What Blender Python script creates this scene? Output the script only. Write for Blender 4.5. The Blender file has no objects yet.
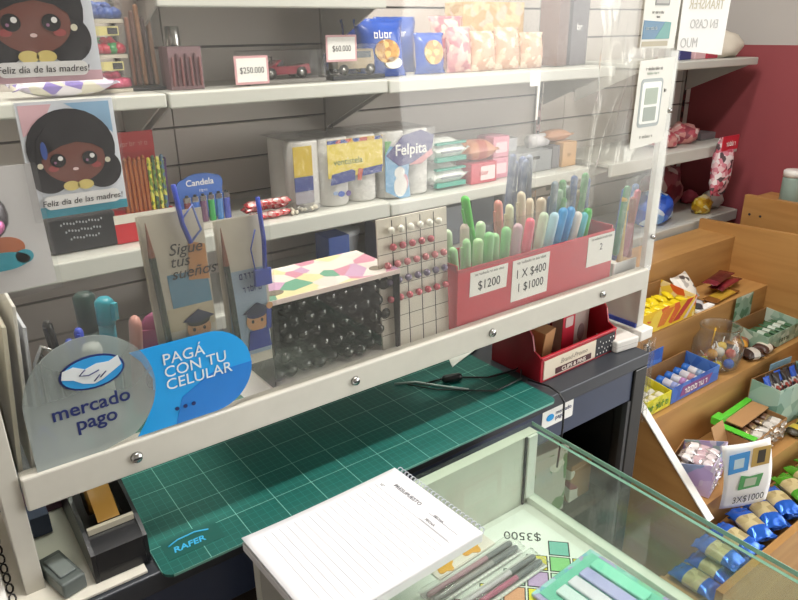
import bpy, bmesh, math, random
from mathutils import Vector, Matrix, noise
random.seed(7)
SC = bpy.context.scene
COL = SC.collection
PI = math.pi

# ------------------------------------------------------------------ camera
def setup_camera():
    yaw, pitch, roll, f = 0.63513, 0.376156, -0.012776, 685.35
    fwd = Vector((math.sin(yaw)*math.cos(pitch), math.cos(yaw)*math.cos(pitch), -math.sin(pitch)))
    r0 = Vector((math.cos(yaw), -math.sin(yaw), 0)); u0 = r0.cross(fwd)
    r = r0*math.cos(roll) + u0*math.sin(roll); u = -r0*math.sin(roll) + u0*math.cos(roll)
    cd = bpy.data.cameras.new('camera'); cam = bpy.data.objects.new('camera', cd); COL.objects.link(cam)
    b = -fwd
    cam.matrix_world = Matrix(((r.x, u.x, b.x, 0), (r.y, u.y, b.y, 0), (r.z, u.z, b.z, 1.476), (0, 0, 0, 1)))
    cd.sensor_fit = 'HORIZONTAL'; cd.sensor_width = 36; cd.lens = f/798*36; cd.clip_start = 0.02
    SC.camera = cam
setup_camera()
# ------------------------------------------------------------------ world, exposure
def setup_world():
    w = bpy.data.worlds.new('street_daylight'); SC.world = w; w.use_nodes = True
    nt = w.node_tree; nt.nodes.clear()
    out = nt.nodes.new('ShaderNodeOutputWorld'); bg = nt.nodes.new('ShaderNodeBackground')
    tc = nt.nodes.new('ShaderNodeTexCoord'); sep = nt.nodes.new('ShaderNodeSeparateXYZ')
    ramp = nt.nodes.new('ShaderNodeValToRGB')
    mp = nt.nodes.new('ShaderNodeMapRange'); mp.inputs[1].default_value = -1; mp.inputs[2].default_value = 1
    nz = nt.nodes.new('ShaderNodeTexNoise'); nz.inputs['Scale'].default_value = 3.5; nz.inputs['Detail'].default_value = 4
    nr = nt.nodes.new('ShaderNodeValToRGB')
    nr.color_ramp.elements[0].position = .38; nr.color_ramp.elements[0].color = (.3, .3, .26, 1)
    nr.color_ramp.elements[1].position = .56; nr.color_ramp.elements[1].color = (1, 1, 1, 1)
    mul = nt.nodes.new('ShaderNodeMix'); mul.data_type = 'RGBA'; mul.blend_type = 'MULTIPLY'; mul.inputs[0].default_value = 1
    e = ramp.color_ramp.elements
    e[0].position = 0.2; e[0].color = (.28, .27, .25, 1); e[1].position = .5; e[1].color = (.8, .79, .76, 1)
    x = ramp.color_ramp.elements.new(.62); x.color = (1, 1, 1, 1)
    x = ramp.color_ramp.elements.new(1); x.color = (.8, .9, 1, 1)
    L = nt.links.new
    L(tc.outputs['Generated'], sep.inputs[0]); L(sep.outputs[2], mp.inputs[0]); L(mp.outputs[0], ramp.inputs[0])
    L(tc.outputs['Generated'], nz.inputs['Vector']); L(nz.outputs[0], nr.inputs[0])
    L(ramp.outputs[0], mul.inputs[6]); L(nr.outputs[0], mul.inputs[7])
    dp = nt.nodes.new('ShaderNodeVectorMath'); dp.operation = 'DOT_PRODUCT'; dp.inputs[1].default_value = (.88, -.47, .05)
    br = nt.nodes.new('ShaderNodeMapRange'); br.inputs[1].default_value = .72; br.inputs[2].default_value = 1; br.inputs[3].default_value = 1; br.inputs[4].default_value = 2.6
    sc = nt.nodes.new('ShaderNodeVectorMath'); sc.operation = 'SCALE'
    L(tc.outputs['Generated'], dp.inputs[0]); L(dp.outputs['Value'], br.inputs[0]); L(br.outputs[0], sc.inputs['Scale']); L(mul.outputs[2], sc.inputs[0])
    L(sc.outputs[0], bg.inputs[0]); L(bg.outputs[0], out.inputs[0])
    bg.inputs[1].default_value = 2.6
setup_world()
vs = SC.view_settings
vs.view_transform = 'Standard'; vs.look = 'None'; vs.gamma = 1; vs.use_curve_mapping = False
vs.exposure = 0.4
LAMP_W = 13.5          # each ceiling tube fixture

# ------------------------------------------------------------------ materials
def lin(h):
    h = h.lstrip('#'); o = []
    for i in (0, 2, 4):
        v = int(h[i:i+2], 16)/255
        o.append(v/12.92 if v <= .04045 else ((v+.055)/1.055)**2.4)
    return tuple(o)
MC = {}
def pm(h, rough=.5, metal=0, var=.08, scale=30, bump=0, clear=0, key=None):
    """procedural principled material: base colour with a little noise variation"""
    k = (h, rough, metal, var, scale, bump, clear)
    if k in MC: return MC[k]
    m = bpy.data.materials.new(key or 'paint_'+h.strip('#')); m.use_nodes = True
    nt = m.node_tree; b = nt.nodes['Principled BSDF']; L = nt.links.new
    c = lin(h)
    tc = nt.nodes.new('ShaderNodeTexCoord'); nz = nt.nodes.new('ShaderNodeTexNoise')
    nz.inputs['Scale'].default_value = scale; nz.inputs['Detail'].default_value = 3
    L(tc.outputs['Object'], nz.inputs['Vector'])
    mx = nt.nodes.new('ShaderNodeMix'); mx.data_type = 'RGBA'
    mx.inputs[6].default_value = tuple(max(0, v*(1-var)) for v in c)+(1,)
    mx.inputs[7].default_value = tuple(min(1, v*(1+var)) for v in c)+(1,)
    L(nz.outputs[0], mx.inputs[0]); L(mx.outputs[2], b.inputs['Base Color'])
    b.inputs['Roughness'].default_value = rough; b.inputs['Metallic'].default_value = metal
    if clear: b.inputs['Coat Weight'].default_value = clear; b.inputs['Coat Roughness'].default_value = .08
    if bump:
        bp = nt.nodes.new('ShaderNodeBump'); bp.inputs['Strength'].default_value = bump; bp.inputs['Distance'].default_value = .002
        L(nz.outputs[0], bp.inputs['Height']); L(bp.outputs[0], b.inputs['Normal'])
    MC[k] = m
    return m
def clear_mat(name, tint='#ffffff', haze=.04, ior=1.45, rough=.03, bump=0, bscale=8, hazec='#ffffff', streak=False, gain=1.0):
    """thin clear sheet: straight-through light, a Fresnel reflection and a little dust"""
    m = bpy.data.materials.new(name); m.use_nodes = True
    nt = m.node_tree; nt.nodes.clear(); L = nt.links.new
    out = nt.nodes.new('ShaderNodeOutputMaterial')
    tr = nt.nodes.new('ShaderNodeBsdfTransparent'); tr.inputs[0].default_value = lin(tint)+(1,)
    gl = nt.nodes.new('ShaderNodeBsdfGlossy'); gl.inputs['Roughness'].default_value = rough
    df = nt.nodes.new('ShaderNodeBsdfDiffuse'); df.inputs[0].default_value = lin(hazec)+(1,)
    f0 = ((ior-1)/(ior+1))**2
    lw = nt.nodes.new('ShaderNodeLayerWeight'); lw.inputs['Blend'].default_value = .5
    pw = nt.nodes.new('ShaderNodeMath'); pw.operation = 'POWER'; pw.inputs[1].default_value = 5; L(lw.outputs['Facing'], pw.inputs[0])
    fr = nt.nodes.new('ShaderNodeMath'); fr.operation = 'MULTIPLY_ADD'; fr.inputs[1].default_value = 1-f0; fr.inputs[2].default_value = f0; L(pw.outputs[0], fr.inputs[0])
    m1 = nt.nodes.new('ShaderNodeMixShader'); m2 = nt.nodes.new('ShaderNodeMixShader')
    tc = nt.nodes.new('ShaderNodeTexCoord'); nz = nt.nodes.new('ShaderNodeTexNoise')
    nz.inputs['Scale'].default_value = bscale; nz.inputs['Detail'].default_value = 2
    L(tc.outputs['Object'], nz.inputs['Vector'])
    mr = nt.nodes.new('ShaderNodeMapRange'); mr.inputs[1].default_value = .3; mr.inputs[2].default_value = .7
    mr.inputs[3].default_value = haze*.4; mr.inputs[4].default_value = haze*1.6
    L(nz.outputs[0], mr.inputs[0]); L(mr.outputs[0], m1.inputs[0])
    L(tr.outputs[0], m1.inputs[1]); L(df.outputs[0], m1.inputs[2])
    if bump:
        bp = nt.nodes.new('ShaderNodeBump'); bp.inputs['Strength'].default_value = bump; bp.inputs['Distance'].default_value = .01
        L(nz.outputs[0], bp.inputs['Height']); L(bp.outputs[0], gl.inputs['Normal'])
    mm = nt.nodes.new('ShaderNodeMath'); mm.operation = 'MULTIPLY'; mm.inputs[1].default_value = gain; mm.use_clamp = True
    L(fr.outputs[0], mm.inputs[0])
    L(mm.outputs[0], m2.inputs[0]); L(m1.outputs[0], m2.inputs[1]); L(gl.outputs[0], m2.inputs[2])
    L(m2.outputs[0], out.inputs[0])
    return m
def wood_mat(name, a, b, scale=6, stretch=(1, 12, 12), rough=.45):
    m = bpy.data.materials.new(name); m.use_nodes = True
    nt = m.node_tree; bs = nt.nodes['Principled BSDF']; L = nt.links.new
    tc = nt.nodes.new('ShaderNodeTexCoord'); mp = nt.nodes.new('ShaderNodeMapping'); mp.inputs['Scale'].default_value = stretch
    nz = nt.nodes.new('ShaderNodeTexNoise'); nz.inputs['Scale'].default_value = scale; nz.inputs['Detail'].default_value = 6; nz.inputs['Distortion'].default_value = .6
    rp = nt.nodes.new('ShaderNodeValToRGB'); rp.color_ramp.elements[0].position = .3; rp.color_ramp.elements[1].position = .7
    rp.color_ramp.elements[0].color = lin(a)+(1,); rp.color_ramp.elements[1].color = lin(b)+(1,)
    L(tc.outputs['Object'], mp.inputs[0]); L(mp.outputs[0], nz.inputs['Vector']); L(nz.outputs[0], rp.inputs[0]); L(rp.outputs[0], bs.inputs['Base Color'])
    bs.inputs['Roughness'].default_value = rough
    return m
def blotch_mat(name, cols, scale=40, rough=.35, metal=0, coords='Object'):
    """printed or foil surface: hard-edged patches of several colours"""
    m = bpy.data.materials.new(name); m.use_nodes = True
    nt = m.node_tree; bs = nt.nodes['Principled BSDF']; L = nt.links.new
    tc = nt.nodes.new('ShaderNodeTexCoord'); vo = nt.nodes.new('ShaderNodeTexVoronoi'); vo.inputs['Scale'].default_value = scale
    sp = nt.nodes.new('ShaderNodeSeparateColor'); rp = nt.nodes.new('ShaderNodeValToRGB'); rp.color_ramp.interpolation = 'CONSTANT'
    L(tc.outputs[coords], vo.inputs['Vector']); L(vo.outputs['Color'], sp.inputs[0]); L(sp.outputs[0], rp.inputs[0]); L(rp.outputs[0], bs.inputs['Base Color'])
    e = rp.color_ramp.elements
    while len(e) < len(cols): e.new(.5)
    for i, c in enumerate(cols): e[i].position = i/len(cols); e[i].color = lin(c)+(1,)
    bs.inputs['Roughness'].default_value = rough; bs.inputs['Metallic'].default_value = metal
    return m
def mat_mat():
    """green self-healing mat: fine 1 cm grid, brighter 5 cm grid"""
    m = bpy.data.materials.new('cutting_mat_green'); m.use_nodes = True
    nt = m.node_tree; bs = nt.nodes['Principled BSDF']; L = nt.links.new
    tc = nt.nodes.new('ShaderNodeTexCoord'); sep = nt.nodes.new('ShaderNodeSeparateXYZ'); L(tc.outputs['Object'], sep.inputs[0])
    def grid(step, w):
        rs = []
        for ax in (0, 1):
            a = nt.nodes.new('ShaderNodeMath'); a.operation = 'PINGPONG'; a.inputs[1].default_value = step/2
            L(sep.outputs[ax], a.inputs[0])
            g = nt.nodes.new('ShaderNodeMath'); g.operation = 'LESS_THAN'; g.inputs[1].default_value = w; L(a.outputs[0], g.inputs[0]); rs.append(g)
        mx = nt.nodes.new('ShaderNodeMath'); mx.operation = 'MAXIMUM'; L(rs[0].outputs[0], mx.inputs[0]); L(rs[1].outputs[0], mx.inputs[1]); return mx
    g1, g5 = grid(.01, .00025), grid(.05, .0004)
    nz = nt.nodes.new('ShaderNodeTexNoise'); nz.inputs['Scale'].default_value = 25; L(tc.outputs['Object'], nz.inputs['Vector'])
    b0 = nt.nodes.new('ShaderNodeMix'); b0.data_type = 'RGBA'; b0.inputs[6].default_value = lin('#0d564f')+(1,); b0.inputs[7].default_value = lin('#126259')+(1,); L(nz.outputs[0], b0.inputs[0])
    a = nt.nodes.new('ShaderNodeMix'); a.data_type = 'RGBA'; a.inputs[7].default_value = lin('#2a7a70')+(1,); L(b0.outputs[2], a.inputs[6]); L(g1.outputs[0], a.inputs[0])
    b = nt.nodes.new('ShaderNodeMix'); b.data_type = 'RGBA'; b.inputs[7].default_value = lin('#7ab5a8')+(1,); L(a.outputs[2], b.inputs[6]); L(g5.outputs[0], b.inputs[0])
    L(b.outputs[2], bs.inputs['Base Color']); bs.inputs['Roughness'].default_value = .5
    return m

WHITE = pm('#e9e7e2', .4); CREAM = pm('#cbc8be', .45); PAPER = pm('#f4f3f0', .7, var=.02); BLACK = pm('#141416', .3); DARK = pm('#22242a', .4)
INK = pm('#2a2a30', .7); NAVY = pm('#1d2a66', .5); RED = pm('#b3182b', .35); REDP = pm('#c21f36', .4); STEEL = pm('#c4c4c2', .25, 1)
GREY = pm('#8d8b88', .5); LGREY = pm('#b9b6b0', .5); CARD = pm('#b58a5c', .75); KRAFT = pm('#9c7448', .8, scale=60)
BLUE = pm('#1f6fd0', .35); MPB = pm('#159be6', .35, var=.03); YEL = pm('#f2d21c', .4); GRN = pm('#4fc23a', .4); PINK = pm('#e28da5', .45)
LAMIN = pm('#e3dfd5', .35)
WOOD = wood_mat('beech_laminate', '#ad7f49', '#c09359', 4, (.8, 7, 7))
WOODV = wood_mat('beech_laminate_panel', '#aa7b45', '#bd8f55', 4, (7, .8, 7))
GLASS = clear_mat('case_glass', '#f4faf6', .008, 1.5, .02)
ACRYL = clear_mat('acrylic_sheet', '#fbfbf9', .02, 1.45, .03, bump=.12, bscale=5, gain=1.0)
CELLO = clear_mat('cellophane', '#fcfcfc', .02, 1.4, .10, bump=.5, bscale=30, gain=.8)
CLEARP = clear_mat('clear_plastic', '#fbfbfb', .01, 1.35, .06, bump=.2, bscale=20, gain=.8)
STICK = clear_mat('sticker_grey_film', '#e6eae8', .34, 1.4, .3, hazec='#c3cccb')
EDGE = pm('#8fb3a6', .15)

# ------------------------------------------------------------------ mesh builder
Rz = lambda a: Matrix.Rotation(a, 4, 'Z')
Rx = lambda a: Matrix.Rotation(a, 4, 'X')
Ry = lambda a: Matrix.Rotation(a, 4, 'Y')
Tr = lambda x, y, z: Matrix.Translation((x, y, z))
class M:
    def __init__(s): s.v = []; s.f = []; s.i = []; s.s = []; s.m = []
    def add(s, vs, fs, mat, T=None, smooth=False, mats=None):
        o = len(s.v)
        for p in vs:
            p = Vector(p); s.v.append(T @ p if T is not None else p)
        for k, f in enumerate(fs):
            mm = mats[k] if mats else mat
            if mm not in s.m: s.m.append(mm)
            s.f.append([o+q for q in f]); s.i.append(s.m.index(mm)); s.s.append(smooth)
        return s
    def bm(s, b, mat, T=None, smooth=False):
        b.verts.index_update()
        s.add([v.co.copy() for v in b.verts], [[v.index for v in f.verts] for f in b.faces], mat, T, smooth); b.free(); return s
    def box(s, x0, x1, y0, y1, z0, z1, mat, bev=0, T=None):
        b = bmesh.new(); bmesh.ops.create_cube(b, size=1)
        for v in b.verts: v.co = Vector(((x0+x1)/2+v.co.x*(x1-x0), (y0+y1)/2+v.co.y*(y1-y0), (z0+z1)/2+v.co.z*(z1-z0)))
        if bev: bmesh.ops.bevel(b, geom=list(b.edges), offset=bev, segments=2, profile=.5, affect='EDGES')
        return s.bm(b, mat, T)
    def plate(s, poly, y0, y1, mat, T=None):
        """polygon in x,z extruded from y0 to y1"""
        n = len(poly)
        vs = [(x, y0, z) for x, z in poly]+[(x, y1, z) for x, z in poly]
        fs = [list(range(n)), list(range(2*n-1, n-1, -1))]+[[i, i+n, (i+1) % n+n, (i+1) % n] for i in range(n)]
        return s.add(vs, fs, mat, T)
    def prism(s, poly, z0, z1, mat, T=None):
        n = len(poly)
        vs = [(x, y, z0) for x, y in poly]+[(x, y, z1) for x, y in poly]
        fs = [list(range(n-1, -1, -1)), list(range(n, 2*n))]+[[i, (i+1) % n, (i+1) % n+n, i+n] for i in range(n)]
        return s.add(vs, fs, mat, T)
    def side(s, poly, x0, x1, mat, T=None):
        """polygon in y,z extruded along x"""
        n = len(poly)
        vs = [(x0, y, z) for y, z in poly]+[(x1, y, z) for y, z in poly]
        fs = [list(range(n)), list(range(2*n-1, n-1, -1))]+[[i, i+n, (i+1) % n+n, (i+1) % n] for i in range(n)]
        return s.add(vs, fs, mat, T)
    def lathe(s, prof, mat, T=None, n=20, smooth=True, mats=None):
        vs = []; fs = []; ms = []
        for r, z in prof:
            for k in range(n): vs.append((r*math.cos(2*PI*k/n), r*math.sin(2*PI*k/n), z))
        for j in range(len(prof)-1):
            for k in range(n):
                fs.append([j*n+k, j*n+(k+1) % n, (j+1)*n+(k+1) % n, (j+1)*n+k]); ms.append(mats[j] if mats else mat)
        fs.append(list(range(n-1, -1, -1))); ms.append(ms[0]); fs.append([(len(prof)-1)*n+k for k in range(n)]); ms.append(ms[-2])
        return s.add(vs, fs, mat, T, smooth, ms)
    def axis(s, p0, p1):
        p0, p1 = Vector(p0), Vector(p1); d = p1-p0
        return Tr(*p0) @ d.to_track_quat('Z', 'Y').to_matrix().to_4x4(), d.length
    def cyl(s, p0, p1, r0, mat, r1=None, n=16, T=None):
        A, l = s.axis(p0, p1)
        return s.lathe([(r0, 0), (r0 if r1 is None else r1, l)], mat, (T @ A) if T is not None else A, n, n > 6)
    def capsule(s, p0, p1, r, mat, flat=1, n=12, T=None):
        A, l = s.axis(p0, p1); pr = []
        for k in range(5): a = PI/2*k/4; pr.append((max(r*math.sin(a), .0002), r-r*math.cos(a)))
        pr += [(q, l-z) for q, z in reversed(pr)]
        A = A @ Matrix.Diagonal((1, flat, 1, 1))
        return s.lathe(pr, mat, (T @ A) if T is not None else A, n)
    def ball(s, c, r, mat, n=12, T=None):
        if not hasattr(r, '__len__'): r = (r, r, r)
        pr = [(max(math.sin(PI*k/8), .002), -math.cos(PI*k/8)) for k in range(9)]
        A = Tr(*c) @ Matrix.Diagonal((r[0], r[1], r[2], 1))
        return s.lathe(pr, mat, (T @ A) if T is not None else A, n)
    def tube(s, pts, r, mat, n=8, T=None):
        pts = [Vector(p) for p in pts]; vs = []; fs = []
        for i, p in enumerate(pts):
            d = (pts[min(i+1, len(pts)-1)]-pts[max(i-1, 0)]).normalized()
            u = d.orthogonal().normalized() if i == 0 else (u - d*u.dot(d)).normalized()
            w = d.cross(u)
            for k in range(n): vs.append(p+u*r*math.cos(2*PI*k/n)+w*r*math.sin(2*PI*k/n))
        for i in range(len(pts)-1):
            for k in range(n): fs.append([i*n+k, i*n+(k+1) % n, (i+1)*n+(k+1) % n, (i+1)*n+k])
        fs += [list(range(n-1, -1, -1)), [(len(pts)-1)*n+k for k in range(n)]]
        return s.add(vs, fs, mat, T, True)
    def pack(s, L, W, H, mat, lab=None, labw=.5, T=None, fin=.86, wr=.12, seed=0, nx=22, ny=10):
        """flow-pack / pillow bag lying flat: length L on x, width W on y, thickness H on z, crimped fins at both ends"""
        vs = []; fs = []; ms = []; N = nx+1; K = ny+1
        for top in (1, -1):
            for i in range(N):
                u = -1+2*i/nx
                for j in range(K):
                    v = -1+2*j/ny
                    a = max(0, 1-abs(u/fin)**3.0)**.6 if abs(u) < fin else 0
                    b = max(0, 1-abs(v)**3.2)**.55
                    h = H/2*a*b
                    x = u*L/2; y = v*W/2*(1-.07*a)
                    q = noise.noise(Vector((x*60+seed*7.3, y*60, seed*3.1)))
                    h += wr*H*q*(.3+.7*(1-a))*(b)
                    z = top*max(h, .0004) + (q*H*.25 if a == 0 else 0)
                    if abs(u) > .985: x += (.004*L if j % 2 else -.004*L)
                    vs.append((x, y, z))
            o = 0 if top == 1 else N*K
            for i in range(nx):
                for j in range(ny):
                    f = [o+i*K+j, o+(i+1)*K+j, o+(i+1)*K+j+1, o+i*K+j+1]
                    fs.append(f if top == 1 else f[::-1])
                    u = -1+2*(i+.5)/nx; ms.append(lab if lab and abs(u) < labw else mat)
        P = N*K
        for i in range(nx):
            for j in (0, ny):
                f = [i*K+j, (i+1)*K+j, P+(i+1)*K+j, P+i*K+j]; fs.append(f[::-1] if j == 0 else f); ms.append(mat)
        for j in range(ny):
            for i in (0, nx):
                f = [i*K+j, i*K+j+1, P+i*K+j+1, P+i*K+j]; fs.append(f if i == 0 else f[::-1]); ms.append(mat)
        return s.add(vs, fs, mat, T, True, ms)
    def blob(s, r, mat, amp=.25, freq=2.5, seed=0, T=None, sub=3, flatb=True, lab=None):
        b = bmesh.new(); bmesh.ops.create_icosphere(b, subdivisions=sub, radius=1)
        for v in b.verts:
            n = noise.noise(v.co*freq+Vector((seed*5.1, seed*2.7, 1)))+.5*noise.noise(v.co*freq*2.3+Vector((seed, 0, seed*3)))
            c = v.co*(1+amp*n); v.co = Vector((c.x*r[0], c.y*r[1], c.z*r[2]))
            if flatb: v.co.z = max(v.co.z, -r[2]*.75)
        dz = r[2]*.75 if flatb else 0
        T2 = Tr(0, 0, dz)
        return s.bm(b, mat, (T @ T2) if T is not None else T2, True)
    def ground(s, z=.0005):
        d = z-min(v.z for v in s.v)
        for v in s.v: v.z += d
        return s
    def build(s, name, parent=None, loc=(0, 0, 0), rot=(0, 0, 0)):
        me = bpy.data.meshes.new(name); me.from_pydata([tuple(v) for v in s.v], [], s.f)
        for m in s.m: me.materials.append(m)
        me.polygons.foreach_set('material_index', s.i); me.polygons.foreach_set('use_smooth', s.s); me.update()
        o = bpy.data.objects.new(name, me); COL.objects.link(o)
        o.location = loc; o.rotation_euler = rot
        if parent: o.parent = parent
        return o
def tag(o, label, cat, group=None, kind=None):
    o['label'] = label; o['category'] = cat
    if group: o['group'] = group
    if kind: o['kind'] = kind
    return o
def thing(name, label, cat, loc=(0, 0, 0), rot=(0, 0, 0), group=None):
    o = bpy.data.objects.new(name, None); COL.objects.link(o); o.empty_display_size = .02
    o.location = loc; o.rotation_euler = rot
    return tag(o, label, cat, group)
def one(m, name, label, cat, loc=(0, 0, 0), rot=(0, 0, 0), group=None):
    return tag(m.build(name, None, loc, rot), label, cat, group)
def struct(m, name):
    o = m.build(name); o['kind'] = 'structure'; return o
def dup(root, loc=None, rot=None, label=None):
    r = root.copy(); COL.objects.link(r)
    if loc is not None: r.location = loc
    if rot is not None: r.rotation_euler = rot
    if label: r['label'] = label
    for ch in list(root.children):
        c = ch.copy(); COL.objects.link(c); c.parent = r
        for g in list(ch.children):
            d = g.copy(); COL.objects.link(d); d.parent = c
    return r
def text(parent, body, size, mat, loc, rot=(PI/2, 0, 0), sx=1, align='CENTER', name='lettering', shear=0, bold=0, space=1):
    cu = bpy.data.curves.new('text', 'FONT'); cu.body = body; cu.size = size; cu.align_x = align; cu.extrude = .0001
    cu.shear = shear; cu.offset = bold; cu.space_line = space; cu.resolution_u = 3
    t = bpy.data.objects.new('text', cu); COL.objects.link(t)
    dg = bpy.context.evaluated_depsgraph_get(); me = bpy.data.meshes.new_from_object(t.evaluated_get(dg))
    bpy.data.objects.remove(t); bpy.data.curves.remove(cu)
    me.name = name; me.materials.clear(); me.materials.append(mat)
    o = bpy.data.objects.new(name, me); COL.objects.link(o)
    o.location = loc; o.rotation_euler = rot; o.scale = (sx, 1, 1)
    if parent: o.parent = parent
    return o
def scribble(parent, w, h, mat, loc, n=8, seed=0, name='print_marks'):
    """a row of small blurred letter-like strokes"""
    g = random.Random(seed); m = M(); cw = w/n
    for k in range(n):
        x = -w/2+cw*k; hh = h*g.uniform(.65, 1)
        t = g.randint(0, 3); s = cw*.17
        if t != 1: m.plate([(x, 0), (x+s, 0), (x+s, hh), (x, hh)], -.0003, 0, mat)
        if t != 2: m.plate([(x+cw*.55, 0), (x+cw*.55+s, 0), (x+cw*.55+s, h*.66), (x+cw*.55, h*.66)], -.0003, 0, mat)
        if t != 3: m.plate([(x+s, h*.52), (x+cw*.55, h*.52), (x+cw*.55, h*.66), (x+s, h*.66)], -.0003, 0, mat)
        if t in (0, 3): m.plate([(x+s, 0), (x+cw*.55, 0), (x+cw*.55, h*.13), (x+s, h*.13)], -.0003, 0, mat)
    return m.build(name, parent, loc)
def ell(cx, cz, rx, rz, n=28, a0=0, a1=2*PI):
    return [(cx+rx*math.cos(a0+(a1-a0)*k/n), cz+rz*math.sin(a0+(a1-a0)*k/n)) for k in range(n if abs(a1-a0) > 6.28 else n+1)]
def rrect(x0, x1, z0, z1, r, n=6):
    p = []
    for cx, cz, a in ((x1-r, z1-r, 0), (x0+r, z1-r, PI/2), (x0+r, z0+r, PI), (x1-r, z0+r, 1.5*PI)):
        for k in range(n+1): p.append((cx+r*math.cos(a+PI/2*k/n), cz+r*math.sin(a+PI/2*k/n)))
    return p

# ================================================================== SETTING
XL, XR, YB, YF, ZC = -1.6, 2.38, 1.44, -1.7, 2.65
m = M(); m.box(XL, 4.6, -2.6, YB+.1, -.05, 0, pm('#9a9288', .35, scale=6)); struct(m, 'floor')
m = M(); m.box(XL, 3.4, YF, YB+.1, ZC, ZC+.05, pm('#d8d6d0', .8, scale=4)); struct(m, 'ceiling')
WALLP = pm('#cbc3bc', .5, var=.04, scale=3); GROOVE = pm('#5b5450', .7)
m = M(); m.box(XL, XR, YB+.012, YB+.06, 0, ZC, GROOVE)
z0 = 1.2925-.0775*17
for k in range(40):
    a, b = max(0, z0+.0775*k+.0025), min(ZC, z0+.0775*(k+1)-.0025)
    if b > a:
        for xa, xb in ((XL, .4885), (.4915, 1.6985), (1.7015, XR)): m.box(xa, xb, YB, YB+.012, a, b, WALLP)
struct(m, 'wall_back')
MAROON = pm('#98494f', .6, var=.06, scale=5); UPW = pm('#b9b5b2', .6, var=.03, scale=3)
m = M(); m.box(XR, XR+.06, .35, YB+.06, 0, 1.4145, MAROON); m.box(XR, XR+.06, .35, YB+.06, 1.4145, ZC, UPW); struct(m, 'wall_right')
m = M(); m.box(XL-.06, XL, YF, YB+.06, 0, ZC, UPW); struct(m, 'wall_left')
m = M(); m.box(XL, 2.25, YF-.06, YF, 0, ZC, UPW); struct(m, 'wall_front')
n = 0
for x in (.398, .857, 1.575, 2.325):
    n += 1; m = M()
    for k in range(46):
        z = .35+.04*k
        m.box(x-.009, x-.005, YB-.012, YB-.0005, z, z+.04, STEEL); m.box(x+.005, x+.009, YB-.012, YB-.0005, z, z+.04, STEEL)
        m.box(x-.005, x+.005, YB-.012, YB-.0005, z, z+.018, STEEL); m.box(x-.005, x+.005, YB-.004, YB-.0005, z+.018, z+.04, BLACK)
    struct(m, 'trim_%d' % n)

# ceiling tube lamps
def lamp(loc, label, k=1):
    t = thing('ceiling_lamp', label, 'lamp', loc)
    m = M(); m.box(-.6, .6, -.08, .08, -.03, -.002, WHITE, .004); m.build('housing', t)
    e = bpy.data.materials.new('tube_light'); e.use_nodes = True; nt = e.node_tree; nt.nodes.clear()
    o = nt.nodes.new('ShaderNodeOutputMaterial'); em = nt.nodes.new('ShaderNodeEmission'); em.inputs[0].default_value = (1, .97, .92, 1); em.inputs[1].default_value = 6
    nt.links.new(em.outputs[0], o.inputs[0])
    for y in (-.04, .04):
        m = M(); m.cyl((-.57, y, -.045), (.57, y, -.045), .013, e); m.build('tube', t)
    ld = bpy.data.lights.new('lamp_light', 'AREA'); ld.shape = 'RECTANGLE'; ld.size = 1.15; ld.size_y = .14; ld.energy = LAMP_W*k; ld.color = (1, .96, .9)
    l = bpy.data.objects.new('lamp_light', ld); COL.objects.link(l); l.location = (0, 0, -.065); l.parent = t
lamp((.7, 1.0, ZC), 'white ceiling tube lamp over the aisle behind the counter', 1.0)
lamp((.6, .42, ZC), 'white ceiling tube lamp above the customer side of the counter', 1.4)

# ================================================================== WALL SHELVES
SHELF = pm('#c6c7c0', .35, var=.03)
def shelf(x0, x1, ztop, lip, label, zw=None):
    t = thing('wall_shelf', label, 'shelf', (x0, 1.2, ztop-lip), group='white metal wall shelves')
    w = x1-x0
    m = M(); m.box(.001, w-.001, 0, .236, lip-.012, lip, SHELF, .001); m.build('shelf_board', t)
    m = M(); m.box(.001, w-.001, -.012, 0, 0, lip, SHELF, .003); m.build('front_lip', t)
    for x in (.006, w-.010):
        m = M(); m.side([(.006, lip-.014), (.006, lip-.022), (.226, lip-.115), (.226, lip-.014)], x, x+.004, LGREY); m.build('bracket', t)
shelf(-.35, .399, 1.381, .023, 'white wall shelf of the middle row behind the cartoon girl card at left')
shelf(.401, .856, 1.381, .026, 'white wall shelf of the middle row holding the toy car boxes')
shelf(.858, 1.597, 1.379, .026, 'white wall shelf of the middle row holding the blue snack bags')
shelf(1.72, 2.332, 1.379, .023, 'white wall shelf with free end, topmost beside the maroon wall')
shelf(-.35, .399, 1.126, .034, 'white wall shelf of the lower row holding the pencil display')
shelf(.401, .856, 1.127, .033, 'white wall shelf of the lower row holding the yellow paper roll pack')
shelf(.858, 1.525, 1.121, .027, 'white wall shelf of the lower row holding the grey box and wet wipes')
shelf(1.62, 2.292, 1.117, .037, 'white wall shelf with the pink sweet bags on it')
shelf(1.72, 2.365, .873, .036, 'white wall shelf with the blue bag, lowest beside the maroon wall')
shelf(.401, .856, 1.541, .027, 'white wall shelf of the top row, cut by the top edge of the photo')
shelf(.401, .856, .965, .03, 'white wall shelf below the paper rolls, half hidden by the patterned box')
shelf(.858, 1.525, .965, .03, 'white wall shelf below the wet wipes, hidden behind the red marker box')

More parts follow.
